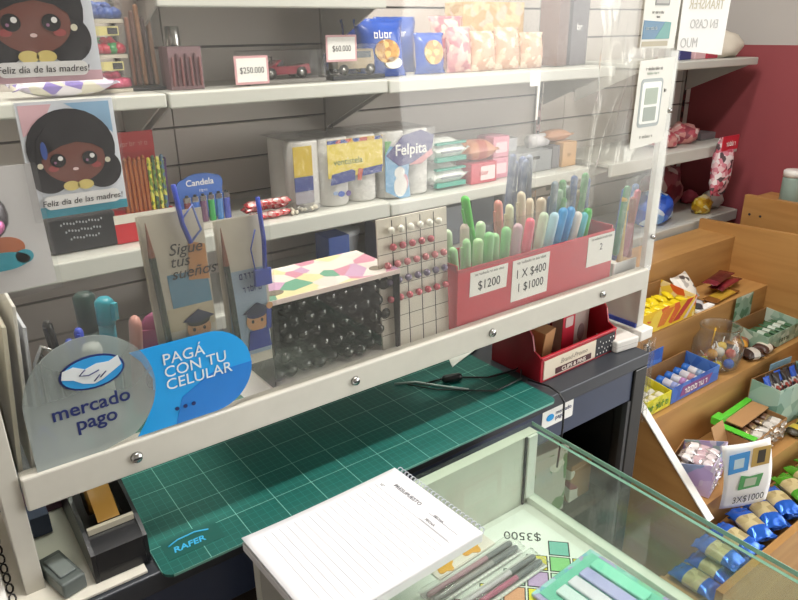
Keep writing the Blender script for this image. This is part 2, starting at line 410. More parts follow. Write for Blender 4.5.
# ================================================================== STEPPED SWEET DISPLAY (right)
def stepped():
    t = thing('stepped_display', 'wooden stepped sweet display with white edged side beside the counter', 'display stand', (1.3, .46, 0))
    X1 = .8
    tz = [(.589, .715, .852), (.462, .589, .725), (.325, .462, .595), (.162, .325, .45), (.0245, .162, .36)]
    for y0, y1, z in tz:
        m = M(); m.box(.016, X1, y0, y1, z-.016, z, WOOD); m.build('tread', t)
    lows = [.725, .595, .45, .36]
    for (y0, y1, z), zl in zip(tz[:4], lows):
        m = M(); m.box(.016, X1, y0+.001, y0+.015, zl, z-.016, WOOD); m.build('riser', t)
    m = M(); m.box(-.16, X1, .008, .024, 0, .42, WOOD); m.build('front_board', t)
    m = M(); m.box(-.16, .0, .0245, .14, .344, .36, WOOD); m.box(-.176, -.1605, .008, .14, 0, .37, WOOD); m.build('bin_end', t)
    prof = [(.14, 0), (.14, .435), (.615, .89), (.715, .89), (.715, 0)]
    m = M(); m.side(prof, 0, .015, WOODV); m.build('side_panel', t)
    a = Vector((0, .14, .436)); b = Vector((0, .615, .891)); d = (b-a).normalized(); nn = Vector((0, -d.z, d.y))
    q = [a-d*.004, b, b+nn*.003, a-d*.004+nn*.003]
    m = M(); m.side([(p.y, p.z) for p in q], -.004, .019, WHITE)
    m.build('edge_trim', t)
    m = M(); m.side([(-.05, 0), (-.05, .915), (.715, .884), (.715, 0)], X1, X1+.018, WOODV); m.build('end_panel', t)
stepped()
t = thing('wooden_cabinet', 'plain wooden cabinet against the maroon wall behind the stepped display', 'cabinet', (2.2, .5, 0))
m = M(); m.box(0, .02, 0, .59, 0, .965, WOODV)
for y in (.53, .565): m.cyl((-.0012, y, .905), (.001, y, .905), .004, INK, n=10)
m.build('side_panel', t)
m = M(); m.box(.021, .175, 0, .59, .93, .95, WOODV); m.build('top', t)
m = M(); m.box(.021, .175, 0, .018, 0, .929, WOODV); m.build('front_panel', t)
t = thing('canister', 'small pale canister with white lid on the wooden cabinet', 'canister', (2.275, .985, .95))
m = M(); m.lathe([(.028, 0), (.030, .004), (.030, .075), (.028, .08)], pm('#8fa39a', .4)); m.build('body', t)
m = M(); m.lathe([(.031, .0805), (.031, .098), (.026, .102)], WHITE); m.build('lid', t)

# ================================================================== COUNTER (glass fronted, dark)
def counter():
    t = thing('counter', 'dark counter with slate fascia and black corner post', 'counter', (0, .605, 0))
    top = pm('#3d4047', .4, .2)
    m = M(); m.box(-.7, .985, 0, .42, .925, .95, top, .002); m.build('countertop', t)
    m = M(); m.box(-.7, .95, .004, .02, .865, .924, pm('#39435c', .3), .001); m.build('fascia', t)
    m = M(); m.box(.951, .985, .0, .034, .06, .924, BLACK, .002); m.box(.942, .9505, .002, .012, .06, .864, pm('#34363a', .3)); m.build('corner_post', t)
    m = M(); m.box(-.7, .985, .0, .42, 0, .059, BLACK); m.build('plinth', t)
    m = M(); m.box(-.7, .95, .40, .42, .06, .924, DARK); m.build('back_panel', t)
    for z in (.655, .40):
        m = M(); m.box(-.7, .95, .03, .399, z-.015, z, pm('#4a3c33', .6)); m.build('inner_shelf', t)
    m = M(); m.box(-.7, -.68, .004, .399, .06, .864, DARK); m.build('side_panel', t)
    m = M(); m.box(.955, .98, .036, .42, .06, .924, BLACK); m.build('side_panel', t)
counter()
st = thing('payment_sticker', 'small white payment sticker on the slate fascia below the red box', 'sticker', (.7565, .6085, .908))
m = M(); m.plate(rrect(-.036, .036, -.015, .017, .003), -.0006, 0, PAPER); m.build('backing', st)
m = M(); m.plate(ell(-.018, .001, .0085, .006), -.0012, -.0007, MPB); m.build('logo', st)
text(st, 'mercado\npago', .0105, NAVY, (-.006, -.001, .002), align='LEFT', space=.8)

# goods inside the glass counter
GOODC = ['#a2552f', '#5c7f4a', '#8b2f35', '#35578f', '#c8b68a', '#6a4a35']
for k, (x, y, z, w, h, c, lb) in enumerate([(.66, .68, .655, .10, .11, '#7a4436', 'brown carton behind the glass case corner'), (.79, .69, .655, .12, .13, '#b9b5a9', 'clear-topped pale carton next to the black post'),
        (.895, .69, .655, .06, .07, '#93652f', 'tan carton tucked against the black post'), (.70, .66, .40, .09, .06, '#4e7a3d', 'green carton low behind the case glass'), (.83, .66, .40, .1, .05, '#9a3a35', 'red carton low in the counter behind glass'), (.92, .655, .40, .05, .05, '#39619a', 'blue carton low in the counter beside the post')]):
    t = thing('carton', lb, 'box', (x, y, z), (0, 0, random.uniform(-.1, .1)), 'cartons inside the dark counter')
    m = M(); m.box(-w/2, w/2, -.035, .06, .0005, h, blotch_mat('print_%d' % k, [c, c, '#d9d2c4', c, GOODC[k]], 45), .002); m.build('body', t)
    m = M(); m.box(-w/2-.001, w/2+.001, -.036, .061, h+.0003, h+.012, pm(c, .5), .002); m.build('lid', t)

# ================================================================== SCREENED SHELF UNIT ON THE COUNTER
def unit():
    t = thing('screened_counter_shelf', 'white raised counter shelf with clear acrylic screen bolted to its rail', 'shelf unit', (0, .65, .95))
    m = M(); m.box(.031, 1.012, .0125, .20, .1175, .1255, GLASS); m.build('shelf_board', t)
    m = M(); m.box(.031, 1.012, -.006, .012, .100, .1365, CREAM, .002); r = m.build('front_rail', t)
    for x in (.136, .405, .640, .888):
        q = M(); q.cyl((x, -.0062, .119), (x, -.010, .119), .0065, STEEL, .005, 14); q.box(x-.004, x+.004, -.0108, -.0098, .1183, .1197, DARK); q.build('bolt', r)
    m = M(); m.box(.012, .030, 0, .20, .0005, .42, CREAM, .001); m.build('left_panel', t)
    m = M(); m.box(1.013, 1.031, .004, .20, .0215, .1255, CREAM, .001); m.build('right_panel', t)
    m = M(); m.box(1.004, 1.040, -.012, .205, .0005, .021, WHITE, .002); m.build('foot_block', t)
    m = M(); m.box(1.009, 1.0125, .005, .20, .0215, .029, pm('#3a4fa8', .4)); m.build('edge_strip', t)
    m = M(); m.box(.032, 1.0305, .0002, .0032, .137, .75, ACRYL); m.build('acrylic_pane', t)
    m = M(); m.box(1.0125, 1.0330, .004, .014, .126, .75, clear_mat('frosted_profile', '#e8e8e4', .55, 1.45, .15), .001)
    for z in (.19, .40, .6): m.cyl((1.0225, .0038, z), (1.0225, -.002, z), .004, STEEL, n=10)
    m.build('corner_profile', t)
unit()
PY = .6478   # customer face of the acrylic (taped things)
PB = .6536   # back face

# ---- mercado pago sticker on the acrylic
t = thing('payment_sign', 'blue and grey payment sticker on the lower left of the acrylic screen', 'sticker', (.107, PY, 1.148))
m = M(); poly = ell(0, 0, .0605, .0635, 40, -PI/2+.55, PI)+[(-.0605, -.066), (-.02, -.0665)]
m.plate(poly, 0, .0008, STICK); m.build('grey_disc', t)
m = M(); pill = ell(.119, -.012, .047, .047, 16, -PI/2, PI/2)+[(.04, .035), (.05, .022), (.0585, 0), (.056, -.025), (.045, -.045), (.035, -.059)]
m.plate(pill, .0002, .001, MPB)
m.plate(ell(.119, -.012, .047, .047, 16, -PI/2, 0)+[(.119, -.012), (.085, -.03), (.075, -.059)], -.0002, .0001, pm('#1277cf', .35)); m.build('blue_panel', t)
m = M(); m.plate(ell(.004, .026, .030, .0175), -.0006, -.0001, NAVY); m.plate(ell(.004, .026, .028, .0155), -.001, -.0006, pm('#2f96d8', .4))
hand = pm('#d7dde0', .5)
m.plate([(-.022, .034), (-.012, .036), (-.002, .031), (.008, .034), (.02, .033), (.029, .037), (.031, .027), (.022, .022), (.012, .0165), (.004, .014), (-.006, .017), (-.014, .023), (-.024, .026)], -.0014, -.001, hand)
for q in ([(-.002, .031), (-.008, .026), (.000, .024), (.010, .027)], [(.010, .019), (.016, .024)], [(.004, .0165), (.010, .022)]):
    m.tube([(x, -.0016, z) for x, z in q], .0006, NAVY, 5)
m.build('handshake_logo', t)
text(t, 'mercado', .0205, NAVY, (-.002, -.0004, -.014), bold=.0003); text(t, 'pago', .0205, NAVY, (.0, -.0004, -.031), bold=.0003)
text(t, 'PAGÁ\nCON TU\nCELULAR', .0175, pm('#dbe6ea', .5), (.070, -.0006, .012), align='LEFT', space=.82)
m = M()
for k in range(3): m.plate(ell(.078+.009*k, -.041, .0022, .0022, 12), -.0009, -.0004, NAVY)
m.build('dots', t)

# ---- cartoon girl greeting cards in sleeves
def girl(t, s, cx, cz, y):
    sk, hr = pm('#7a4437', .6), pm('#15131a', .45)
    E_ = lambda a, b, c, d, k, mat, mm: mm.plate([(cx+(p[0])*s, cz+(p[1])*s) for p in ell(a, b, c, d)], y-.0003*k, y-.0003*(k-1), mat)
    m = M(); E_(0, .02, .43, .40, 1, hr, m); E_(-.26, -.22, .2, .2, .9, hr, m); E_(.26, -.22, .2, .2, .9, hr, m); m.build('hair', t)
    m = M(); E_(0, -.09, .31, .245, 2, sk, m); E_(0, -.33, .09, .06, 1.5, pm('#643529', .6), m); m.build('face', t)
    m = M(); m.plate([(cx+a*s, cz+b*s) for a, b in [(-.36, -.1), (-.33, .12), (-.2, .28), (0, .33), (.22, .27), (.34, .1), (.36, -.1), (.29, -.01), (.20, .05), (.05, .085), (-.10, .055), (-.22, .0), (-.29, -.06)]], y-.0009, y-.0006, hr)
    E_(-.27, .02, .03, .09, 4, pm('#3553a0', .5), m); m.build('fringe', t)
    m = M()
    for sx in (-1, 1):
        E_(sx*.155, -.09, .075, .07, 4, BLACK, m); E_(sx*.155+.025, -.07, .024, .024, 5, PAPER, m); E_(sx*.155-.03, -.11, .014, .014, 5, pm('#9a6a8a', .5), m)
        E_(sx*.21, -.17, .05, .03, 3, pm('#a84a48', .6), m); E_(sx*.33, -.13, .028, .028, 4, pm('#e8e2c8', .3), m)
    E_(0, -.19, .028, .016, 4, pm('#e9c9c4', .5), m); m.build('features', t)
    m = M(); E_(-.07, -.36, .08, .05, 5, pm('#e3cf7c', .6), m); E_(.07, -.36, .08, .05, 5, pm('#e3cf7c', .6), m); m.build('collar', t)
t = thing('greeting_card', 'cartoon girl card with blue corner and teal edge taped on the acrylic screen', 'card', (.1295, PY, 1.3745))
m = M(); m.plate([(-.0385, -.0475), (.0385, -.0475), (.0395, .0495), (-.0375, .0495)], 0, .0008, pm('#dfe4ea', .5))
m.plate([(.0, .047), (.036, .047), (.036, .02), (.018, .035)], -.0003, 0, pm('#8fb6d4', .5)); m.plate([(-.0355, .047), (-.01, .047), (-.02, .03), (-.0355, .022)], -.0003, 0, pm('#e3b8bf', .5))
m.plate([(-.0385, -.0475), (.0385, -.0475), (.0385, -.040), (-.0385, -.038)], -.0004, 0, pm('#3c9bb0', .5)); m.build('card', t)
girl(t, .083, 0, .008, -.0004)
m = M(); m.plate(rrect(-.030, .033, -.0405, -.0285, .005), -.0023, -.0021, PAPER); m.build('banner', t)
text(t, 'Feliz día de las madres!', .0072, INK, (.0015, -.0025, -.0372), shear=.15)
m = M(); m.plate([(-.0405, -.0495), (.0405, -.0495), (.0415, .0525), (-.0395, .0525)], -.0035, -.0032, CELLO); m.build('sleeve', t)
t = thing('greeting_card', 'cartoon girl card with yellow hair bow at the top left corner', 'card', (.1195, PY, 1.487))
m = M(); m.plate([(-.045, -.048), (.045, -.048), (.0455, .05), (-.045, .05)], 0, .0008, pm('#d9dde3', .5)); m.plate([(-.045, -.048), (.045, -.048), (.045, -.040), (-.045, -.038)], -.0004, 0, pm('#dcb4bd', .5)); m.build('card', t)
girl(t, .095, -.003, .006, -.0004)
m = M(); m.plate([(.0-.012, .036), (.012, .028), (.012, .044), (0, .037), (-.012, .046)], -.0022, -.0019, pm('#d8a92a', .5)); m.build('hair_bow', t)
m = M(); m.plate(rrect(-.034, .034, -.0435, -.032, .005), -.0023, -.0021, PAPER); m.build('banner', t)
text(t, 'Feliz día de las madres!', .0075, INK, (.0, -.0025, -.0402), shear=.15)
m = M(); m.plate([(-.0465, -.0495), (.0465, -.0495), (.047, .052), (-.0465, .052)], -.0035, -.0032, CELLO); m.build('sleeve', t)
t = thing('hair_ball_packet', 'clear packet with dark ball and painted pink sheen at the left edge', 'packet', (.058, PY-.0075, 1.325))
m = M(); m.plate([(-.045, -.058), (.039, -.055), (.037, .05), (-.045, .052)], .0068, .0074, pm('#c4c2c0', .5)); m.build('backing_card', t)
m = M(); m.ball((-.006, .0, .012), (.018, .006, .021), pm('#2b1f28', .15, .3, clear=.5)); m.ball((-.0045, -.0035, .004), (.012, .0035, .009), pm('#c86a9c', .2, .5)); m.build('ball', t)  # the pink ellipsoid is a coloured-in sheen on the dark ball
m = M(); m.plate(ell(.004, -.018, .016, .010), .0062, .0067, pm('#b0653f', .5)); m.plate(ell(.0, -.029, .022, .008), .0058, .0063, pm('#2f95a6', .5)); m.plate(ell(.018, -.027, .007, .006), .0058, .0063, pm('#2f95a6', .5)); m.build('print', t)
m = M(); m.plate([(-.047, -.060), (.041, -.057), (.039, .053), (-.046, .055)], -.0068, -.0064, CELLO); m.build('sleeve', t)

# ---- QR holder stickers (codes left blank) and mirrored notice at right
t = thing('payment_label', 'clear label with teal band at the top right corner of the screen', 'label', (.967, PY, 1.48))
m = M(); m.plate([(-.045, -.034), (.040, -.036), (.047, .08), (-.044, .08)], 0, .0008, pm('#dcdad0', .4)); m.build('backing', t)
m = M(); m.plate([(-.043, -.022), (.024, -.022), (.025, .001), (-.042, .004)], -.0005, 0, pm('#2f6d92', .4)); m.plate([(-.012, -.022), (.024, -.022), (.025, .001), (.01, .002)], -.0008, -.0005, pm('#3d8d86', .4)); m.build('teal_band', t)
scribble(t, .030, .004, GREY, (-.009, -.0002, .013), 10, 6); scribble(t, .010, .004, GREY, (-.009, -.0002, .007), 3, 7); scribble(t, .028, .005, pm('#b9c9cf', .5), (-.022, -.0006, -.009), 8, 8)
m = M(); m.plate(rrect(-.02, .016, .024, .055, .002), -.0005, 0, pm('#8b8b86', .5)); m.plate(rrect(-.017, .013, .027, .052, .001), -.0008, -.0005, pm('#b0aea8', .5)); m.build('code_window', t)
m = M(); m.plate([(-.042, -.032), (.022, -.032), (.022, -.025), (-.042, -.025)], -.0005, 0, pm('#b3a98f', .5)); m.build('tan_band', t)
t = thing('payment_label', 'clear label with a phone picture on the right edge of the screen', 'label', (.969, PY, 1.366))
m = M(); m.plate([(-.045, -.068), (.042, -.062), (.046, .066), (-.042, .062)], 0, .0008, pm('#dfddd4', .4)); m.build('backing', t)
m = M(); m.plate(rrect(-.034, .022, -.036, .036, .007), -.0005, 0, pm('#9ea6a6', .4)); m.plate(rrect(-.030, .018, -.031, .031, .004), -.0008, -.0005, pm('#eef0ea', .4)); m.plate(rrect(-.022, .010, -.002, .022, .001), -.0011, -.0008, pm('#a7b3a4', .5)); m.plate(rrect(-.022, .010, -.027, -.006, .001), -.0011, -.0008, pm('#9aa39b', .5)); m.build('phone_picture', t)
scribble(t, .042, .005, GREY, (-.004, -.0002, .048), 12, 9); scribble(t, .03, .004, pm('#9fb09f', .5), (-.006, -.0002, .042), 6, 10); scribble(t, .006, .007, INK, (.030, -.0002, .014), 2, 11); scribble(t, .034, .005, GREY, (-.006, -.0002, -.053), 5, 12)
t = thing('notice_sheet', 'white paper notice with mirrored lettering sticking out past the screen edge', 'notice', (1.087, PY, 1.47))
m = M(); m.plate([(-.070, -.029), (.060, -.040), (.066, .11), (-.070, .11)], 0, .0006, PAPER); m.build('sheet', t)
ghost = pm('#c9c8c6', .7)
text(t, 'TRANSFER', .021, pm('#d0c9b2', .7), (-.004, -.0004, .030), sx=-1); text(t, 'EN CASO', .019, ghost, (-.004, -.0004, .002), sx=-1); text(t, 'MUO', .021, ghost, (-.04, -.0004, -.026), sx=-1)

# ================================================================== ON THE COUNTER SHELF (behind the acrylic)
SZ = 1.0757
# sheets of card on edge at far left
for k, (x, w, h, tilt, c, lb) in enumerate([(.036, .004, .155, .10, '#d3cdbb', 'beige card folder standing on edge, leftmost behind the screen'), (.0475, .003, .172, .09, '#e6e4de', 'tall white card folder standing second from the left edge'), (.0555, .003, .15, .08, '#c9cdd6', 'pale grey folder standing third beside the pen cup')]):
    m = M(); m.box(-w/2, w/2, 0, .13, 0, h, pm(c, .6), .0006)
    one(m, 'card_folder', lb, 'folder', (x-.002, .668, SZ+.0006), (0, tilt, 0), 'card folders standing at the left panel')
# pen pot (hidden by the sticker) and pens
t = thing('pen_pot', 'clear plastic pen pot behind the grey payment sticker', 'pot', (.118, .737, SZ))
m = M(); m.lathe([(.001, .0005), (.038, .0005), (.040, .07), (.0395, .07), (.037, .003), (.001, .003)], CLEARP); m.build('cup', t)
def pen(name, lb, p0, p1, r, c, tip=None, capc=None, cat='pen', grp='pens in the pot behind the sticker', clip=True, capl=.3):
    p0 = Vector(p0); p1 = Vector(p1); d = p1-p0; l = d.length
    t = thing(name, lb, cat, p0, d.to_track_quat('Z', 'Y').to_euler(), grp)
    m = M(); m.lathe([(r*.3, .0), (r*.9, l*.08), (r, l*.12), (r, l*(1-capl))], c); m.build('barrel', t)
    m = M(); m.lathe([(r*1.08, l*(1-capl)+.0002), (r*1.12, l*.97), (r*.7, l)], capc or c)
    if clip: m.box(-r*.35, r*.35, -r*1.6, -r*1.05, l*(1-capl*.8), l*.97, capc or c)
    m.build('cap', t); return t
pen('ballpoint_pen', 'black ballpoint pen leaning left beside the card folders', (.100, .715, SZ+.004), (.088, .70, 1.215), .0042, BLACK, capc=BLACK)
pen('ballpoint_pen', 'blue capped clear ballpoint pen left of the white bottle cap', (.118, .715, SZ+.004), (.1145, .70, 1.200), .004, pm('#9fb6d8', .2), capc=pm('#2b48c8', .3))
pen('ballpoint_pen', 'short blue ballpoint pen just right of the black pen', (.108, .712, SZ+.004), (.1045, .702, 1.190), .004, pm('#3a56b0', .3), capc=pm('#3450b4', .3))
pen('marker_pen', 'thick teal marker pen with round teal cap right of the white cap', (.141, .718, SZ+.004), (.146, .712, 1.222), .0085, pm('#1d7f93', .3), capc=pm('#2aa0b4', .3), cat='marker', capl=.2)
pen('marker_pen', 'dark green flat marker standing behind the teal marker', (.131, .735, SZ+.004), (.133, .742, 1.222), .010, pm('#274d49', .4), capc=pm('#21403e', .4), cat='marker', clip=False)
t = thing('glue_bottle', 'white bottle cap peeking above the grey payment sticker', 'bottle', (.120, .679, SZ))
m = M(); m.lathe([(.014, .0005), (.015, .01), (.015, .075), (.009, .085)], pm('#cfd3cf', .4)); m.build('body', t)
m = M(); m.lathe([(.0095, .0855), (.0095, .109), (.0075, .113)], PAPER); m.build('cap', t)
m = M(); m.capsule((0, 0, .009), (.012, .0, .124), .0105, pm('#d79c93', .5), .6); one(m, 'nail_file', 'pink padded nail file tilted between teal marker and bag', 'nail file', (.159, .70, SZ))
m = M(); m.prism([(-.02, -.008), (.02, -.008), (.02, .008), (-.02, .008)], 0.001, .10, pm('#8b3b66', .5)); m.ball((0, 0, .10), (.02, .008, .018), pm('#8b3b66', .5)); one(m, 'eraser', 'magenta rounded eraser case beside the pink nail file', 'eraser', (.187, .715, SZ), (0, .1, 0))
m = M(); m.tube([(-.015, 0, .003), (-.012, 0, .10), (-.004, 0, .115), (.006, 0, .108), (.002, 0, .095)], .003, STEEL); m.tube([(.004, 0, .01), (.002, 0, .09), (-.008, 0, .107)], .003, pm('#3a3a3c', .3, .6)); one(m, 'hair_clip', 'small steel and black hair clip low beside the folders', 'clip', (.083, .695, SZ+.001))
m = M(); m.tube([(-.006, 0, .0035), (-.008, 0, .03), (-.001, 0, .045), (.006, 0, .03), (.004, 0, .0035)], .0032, pm('#2037c8', .3)); one(m, 'key_ring_cord', 'bright blue plastic loop at the left foot of the screen', 'loop', (.062, .667, SZ+.0005))

# two cellophane graduation card bags taped to the back of the acrylic
def grad_bag(loc, w, h, lb, big):
    t = thing('gift_card_bag', lb, 'bag', loc, (0, 0, 0), 'graduation card bags')
    m = M(); m.plate([(-w/2, 0), (w/2, 0), (w/2-.002, h), (-w/2-.004, h)], .004, .0048, pm('#cfc8b8', .6)); m.build('card', t)
    m = M()
    if big:
        m.plate([(-.012, h*.30), (w/2-.002, h*.30), (w/2-.004, h*.56), (-.014, h*.56)], .0034, .0038, pm('#5f93b0', .5))
        m.plate([(.008, h*.50), (w/2-.002, h*.48), (w/2-.003, h*.74), (.012, h*.78)], .0031, .0034, pm('#c98d55', .5))
        m.plate([(-.02, .02), (w/2-.002, .02), (w/2-.002, h*.31), (-.02, h*.31)], .0031, .0034, pm('#c9bda0', .5))
    else:
        m.plate([(-w/2+.004, .012), (w/2-.004, .012), (w/2-.004, h*.66), (-w/2+.004, h*.66)], .0034, .0038, pm('#9fb4c9', .5))
    m.build('print', t)
    m = M(); fx, fz = (.012, h*.12) if big else (.008, h*.30)
    s = 1.0
    m.plate(ell(fx, fz, .013, .012), .0024, .0028, pm('#d6a274', .5)); m.plate([(fx-.017, fz+.011), (fx, fz+.007), (fx+.018, fz+.012), (fx+.001, fz+.022)], .0019, .0023, pm('#232a50', .5)); m.plate(ell(fx, fz+.009, .0125, .006), .0021, .0024, pm('#2a3263' if not big else '#1b1b20', .5))
    for sx in (-.0055, .0055): m.plate(ell(fx+sx, fz, .0016, .0022, 10), .0020, .0024, INK)
    if not big:
        m.plate([(fx-.014, fz-.034), (fx+.015, fz-.034), (fx+.012, fz-.011), (fx-.010, fz-.011)], .0022, .0026, pm('#3144a0', .5)); m.plate([(fx+.010, fz-.014), (fx+.016, fz-.012), (fx+.018, fz+.012), (fx+.012, fz+.012)], .0018, .0022, pm('#3144a0', .5)); m.plate(ell(fx+.016, fz+.015, .004, .004, 12), .0016, .002, pm('#d6a274', .5))
    m.build('graduate_figure', t)
    m = M(); x0 = -w/2+.010
    m.lathe([(.0035, 0), (.0035, h*.66), (.0004, h*.90)], BLACK, Tr(x0, .0, h*.06) @ Ry(-.05), 6, False, [pm('#26382f', .4), pm('#8a5440', .5), pm('#8a5440', .5)]); m.build('pencil', t)
    m = M(); px = .008 if big else .018
    m.tube([(px-.006, -.0045, h+.028), (px-.002, -.0045, h*.92), (px+.004, -.0045, h*.78)] if big else [(px, -.0045, h+.02), (px+.003, -.0045, h*.85), (px+.001, -.0045, h*.62)], .0026, pm('#2a49c4', .35))
    if big: m.tube([(px+.004, -.0045, h*.78), (px+.016, -.0045, h*.86), (px+.010, -.0045, h*1.04), (px-.002, -.0045, h*.95)], .0013, pm('#6d86d8', .35))
    else: m.tube([(px+.001, -.0045, h*.62), (px-.01, -.0045, h*.66), (px-.013, -.0045, h*.80), (px-.006, -.0045, h*.92)], .0008, pm('#3d58c0', .35)); m.box(px-.012, px+.008, -.007, -.002, h*.55, h*.66, pm('#2f4fc0', .4), .001)
    m.build('ribbon', t)
    if big:
        text(t, 'Sigue\ntus\nsueños', .017, INK, (-.010, .0020, h*.70), align='LEFT', shear=.25, space=.75)
    else:
        scribble(t, .028, .010, pm('#32457e', .6), (.006, .0030, h*.60), 6, 31); scribble(t, .024, .009, pm('#32457e', .6), (.006, .0030, h*.51), 5, 32)
    m = M(); m.plate([(-w/2-.002, -.003), (w/2+.002, -.003), (w/2+.001, h+.004), (-w/2-.005, h+.004)], -.0082, -.0079, CELLO); m.build('cellophane', t)
grad_bag((.2135, PB+.0085, 1.165), .064, .146, 'cellophane bag with graduation message card and pencil above the blue sticker', True)
grad_bag((.284, PB+.0085, 1.122), .053, .172, 'cellophane bag with small graduate in blue gown right of the blue sticker', False)

m = M(); m.prism([(.272, .6645), (.588, .6645), (.588, .848), (.272, .848)], SZ+.00001, SZ+.00025, PAPER); one(m, 'shade_liner', 'white paper liner under the clear fronted box, added to shade the mat below', 'paper')  # opaque sheet added on the glass shelf so the mat underneath falls dark
def film():
    vs = []; fs = []; nx, nz = 30, 40
    for j in range(nz+1):
        for i in range(nx+1):
            u = i/nx; v = j/nz; x = .845+.155*u*(.8+.2*v)+.02*math.sin(3*v); z = 1.275+.26*v
            y = .672+.012*noise.noise(Vector((u*4, v*2.2, 4)))+.006*noise.noise(Vector((u*11, v*5, 9)))
            vs.append((x, y, z))
    for j in range(nz):
        for i in range(nx): a = j*(nx+1)+i; fs.append((a, a+1, a+nx+2, a+nx+1))
    t = thing('plastic_film', 'crinkled clear plastic film hanging behind the upper right of the screen', 'plastic film', (0, 0, 0))
    m = M(); m.add(vs, fs, clear_mat('crinkled_film', '#fbfaf6', .05, 1.5, .08, gain=2.0), smooth=True); m.build('film', t)
    m = M(); m.plate([(.86, 1.50), (.88, 1.50), (.88, 1.53), (.86, 1.53)], .6534, .672, CELLO); m.build('tape_tab', t)
film()
# clear fronted box of black capsules
t = thing('display_box', 'clear fronted box with patterned pink lid on the counter shelf', 'box', (.400, .666, SZ+.0003))
W, D, H = .185, .10, .116
LIDM = blotch_mat('lid_print', ['#e9dfd8', '#d08fa6', '#e9e2dc', '#6aa58c', '#e6d9a8', '#c9a2c4', '#e8b7bd', '#ded7d2'], 38, .35)
m = M(); m.box(-W/2, W/2, 0, D, 0.0003, .003, pm('#e2dcd8', .5)); m.build('base', t)
m = M(); m.box(-W/2, W/2, 0, D, H-.003, H, LIDM); m.plate([(-W/2, H-.006), (W/2, H-.006), (W/2, H), (-W/2, H)], -.0012, 0, pm('#e6d3cf', .5)); m.prism(ell(.07, .02, .010, .008), H+.0001, H+.0006, pm('#7d7466', .5)); m.prism(ell(-.075, .02, .012, .008), H+.0001, H+.0006, pm('#7d7466', .5)); m.build('lid', t)
m = M(); m.box(-W/2, W/2, -.0012, -.0002, .003, H-.006, clear_mat('box_window', '#ffffff', .004, 1.3, .02, gain=.6)); m.build('clear_front', t)
m = M(); m.box(-W/2, -W/2+.001, 0, D, .003, H-.003, pm('#33302e', .6)); m.box(W/2-.001, W/2, 0, D, .003, H-.003, pm('#33302e', .6)); m.box(-W/2, W/2, D-.001, D, .003, H-.003, pm('#33302e', .6)); m.build('carton_walls', t)
cap = M(); cap.capsule((0, 0, 0), (0, .062, 0), .0093, pm('#1c1f1e', .14, 0, clear=.6), 1, 12)
proto = None
for r in range(5):
    for c in range(9-(r % 2)):
        x = .400-W/2+.0115+c*.0199+(.00995 if r % 2 else 0); z = SZ+.0135+r*.0205
        y = .673+random.uniform(0, .012); ang = (random.uniform(-.12, .12), 0, random.uniform(-.03, .03))
        if proto is None:
            proto = one(cap, 'hair_roller', 'glossy black round ended roller packed in the clear fronted box', 'hair roller', (x, y, z), ang, 'black rollers in the clear fronted box')
        else: dup(proto, (x, y, z), ang)

# pearl earring board
t = thing('pearl_board', 'white grid board of pearl earrings behind the screen', 'earring board', (.5285, .676, SZ+.001), (-.05, 0, 0))
m = M(); m.box(-.057, .057, 0, .003, 0, .178, pm('#d9d2c6', .6))
for k in range(1, 5): m.box(-.057+.0228*k-.0006, -.057+.0228*k+.0006, -.0003, 0, .0, .175, INK)
for k in range(1, 8): m.box(-.057, .057, -.0003, 0, .022*k-.0004, .022*k+.0004, pm('#5e5a55', .6))
m.build('backing_card', t)
pc = [pm('#e8e6dc', .15, .1, clear=.5), pm('#b95462', .15, .2, clear=.5), pm('#cf7f86', .15, .2, clear=.5), pm('#7a6f8c', .15, .3, clear=.5), pm('#c2505f', .15, .2, clear=.5)]
for r, (z, nn, off) in enumerate([(.163, 6, .0), (.141, 5, -.006), (.118, 7, .0), (.096, 7, .001), (.072, 7, .002)]):
    me = M(); me.ball((0, 0, 0), .0049, pc[r], 12); p0 = None
    for k in range(nn):
        x = off-.0155*(nn-1)/2+.0155*k
        if p0 is None: p0 = me.build('pearl', t, (x, -.0052, z+.0015*k*0))
        else:
            q = p0.copy(); COL.objects.link(q); q.parent = t; q.location = (x, -.0052, z)

# red display box with marker pens
t = thing('display_box', 'red display box with taped price papers behind the screen', 'box', (.760, .664, SZ))
m = M(); m.box(-.170, .170, 0, .0025, 0.0003, .092, REDP); m.build('front_panel', t)
m = M(); m.box(-.170, .170, .003, .062, 0.0003, .004, REDP); m.build('base', t)
m = M(); m.box(-.170, -.1675, .003, .062, .004, .098, REDP); m.build('side_panel', t)
m = M(); m.box(.1675, .170, .003, .062, .004, .098, REDP); m.build('side_panel', t)
m = M(); m.box(-.1674, .1674, .0595, .062, .004, .100, REDP); m.build('back_panel', t)
m = M(); m.box(-.171, .0, -.0012, -.0003, .088, .150, CLEARP); m.box(-.1715, -.1705, 0, .062, .09, .150, CLEARP); m.build('clear_guard', t)
def ptag(loc, w, h, lines, sizes, lb, sl=0):
    q = thing('price_paper', lb, 'price tag', loc, (0, 0, 0), 'taped price papers')
    m = M(); m.plate([(-w/2, -h/2+sl), (w/2, -h/2), (w/2+.002, h/2), (-w/2+.001, h/2+sl)], 0, .0005, PAPER); m.build('paper', q)
    z = h/2
    for l, s in zip(lines, sizes):
        z -= s*1.15; (scribble(q, w*.82, s*.7, GREY, (.001, -.0002, z), 14, 20) if s < .01 else text(q, l, s, INK, (.001, -.0003, z), sx=.92))
    return q
ptag((.648, .6632, 1.142), .072, .036, ['lapiceras varias', '$1200'], [.0055, .019], 'white price paper reading $1200 on the red box front')
ptag((.734, .6632, 1.128), .078, .064, ['resaltador pastel', '1 X $400', '1 $1000'], [.006, .019, .019], 'white price paper reading 1 X $400 on the red box front')
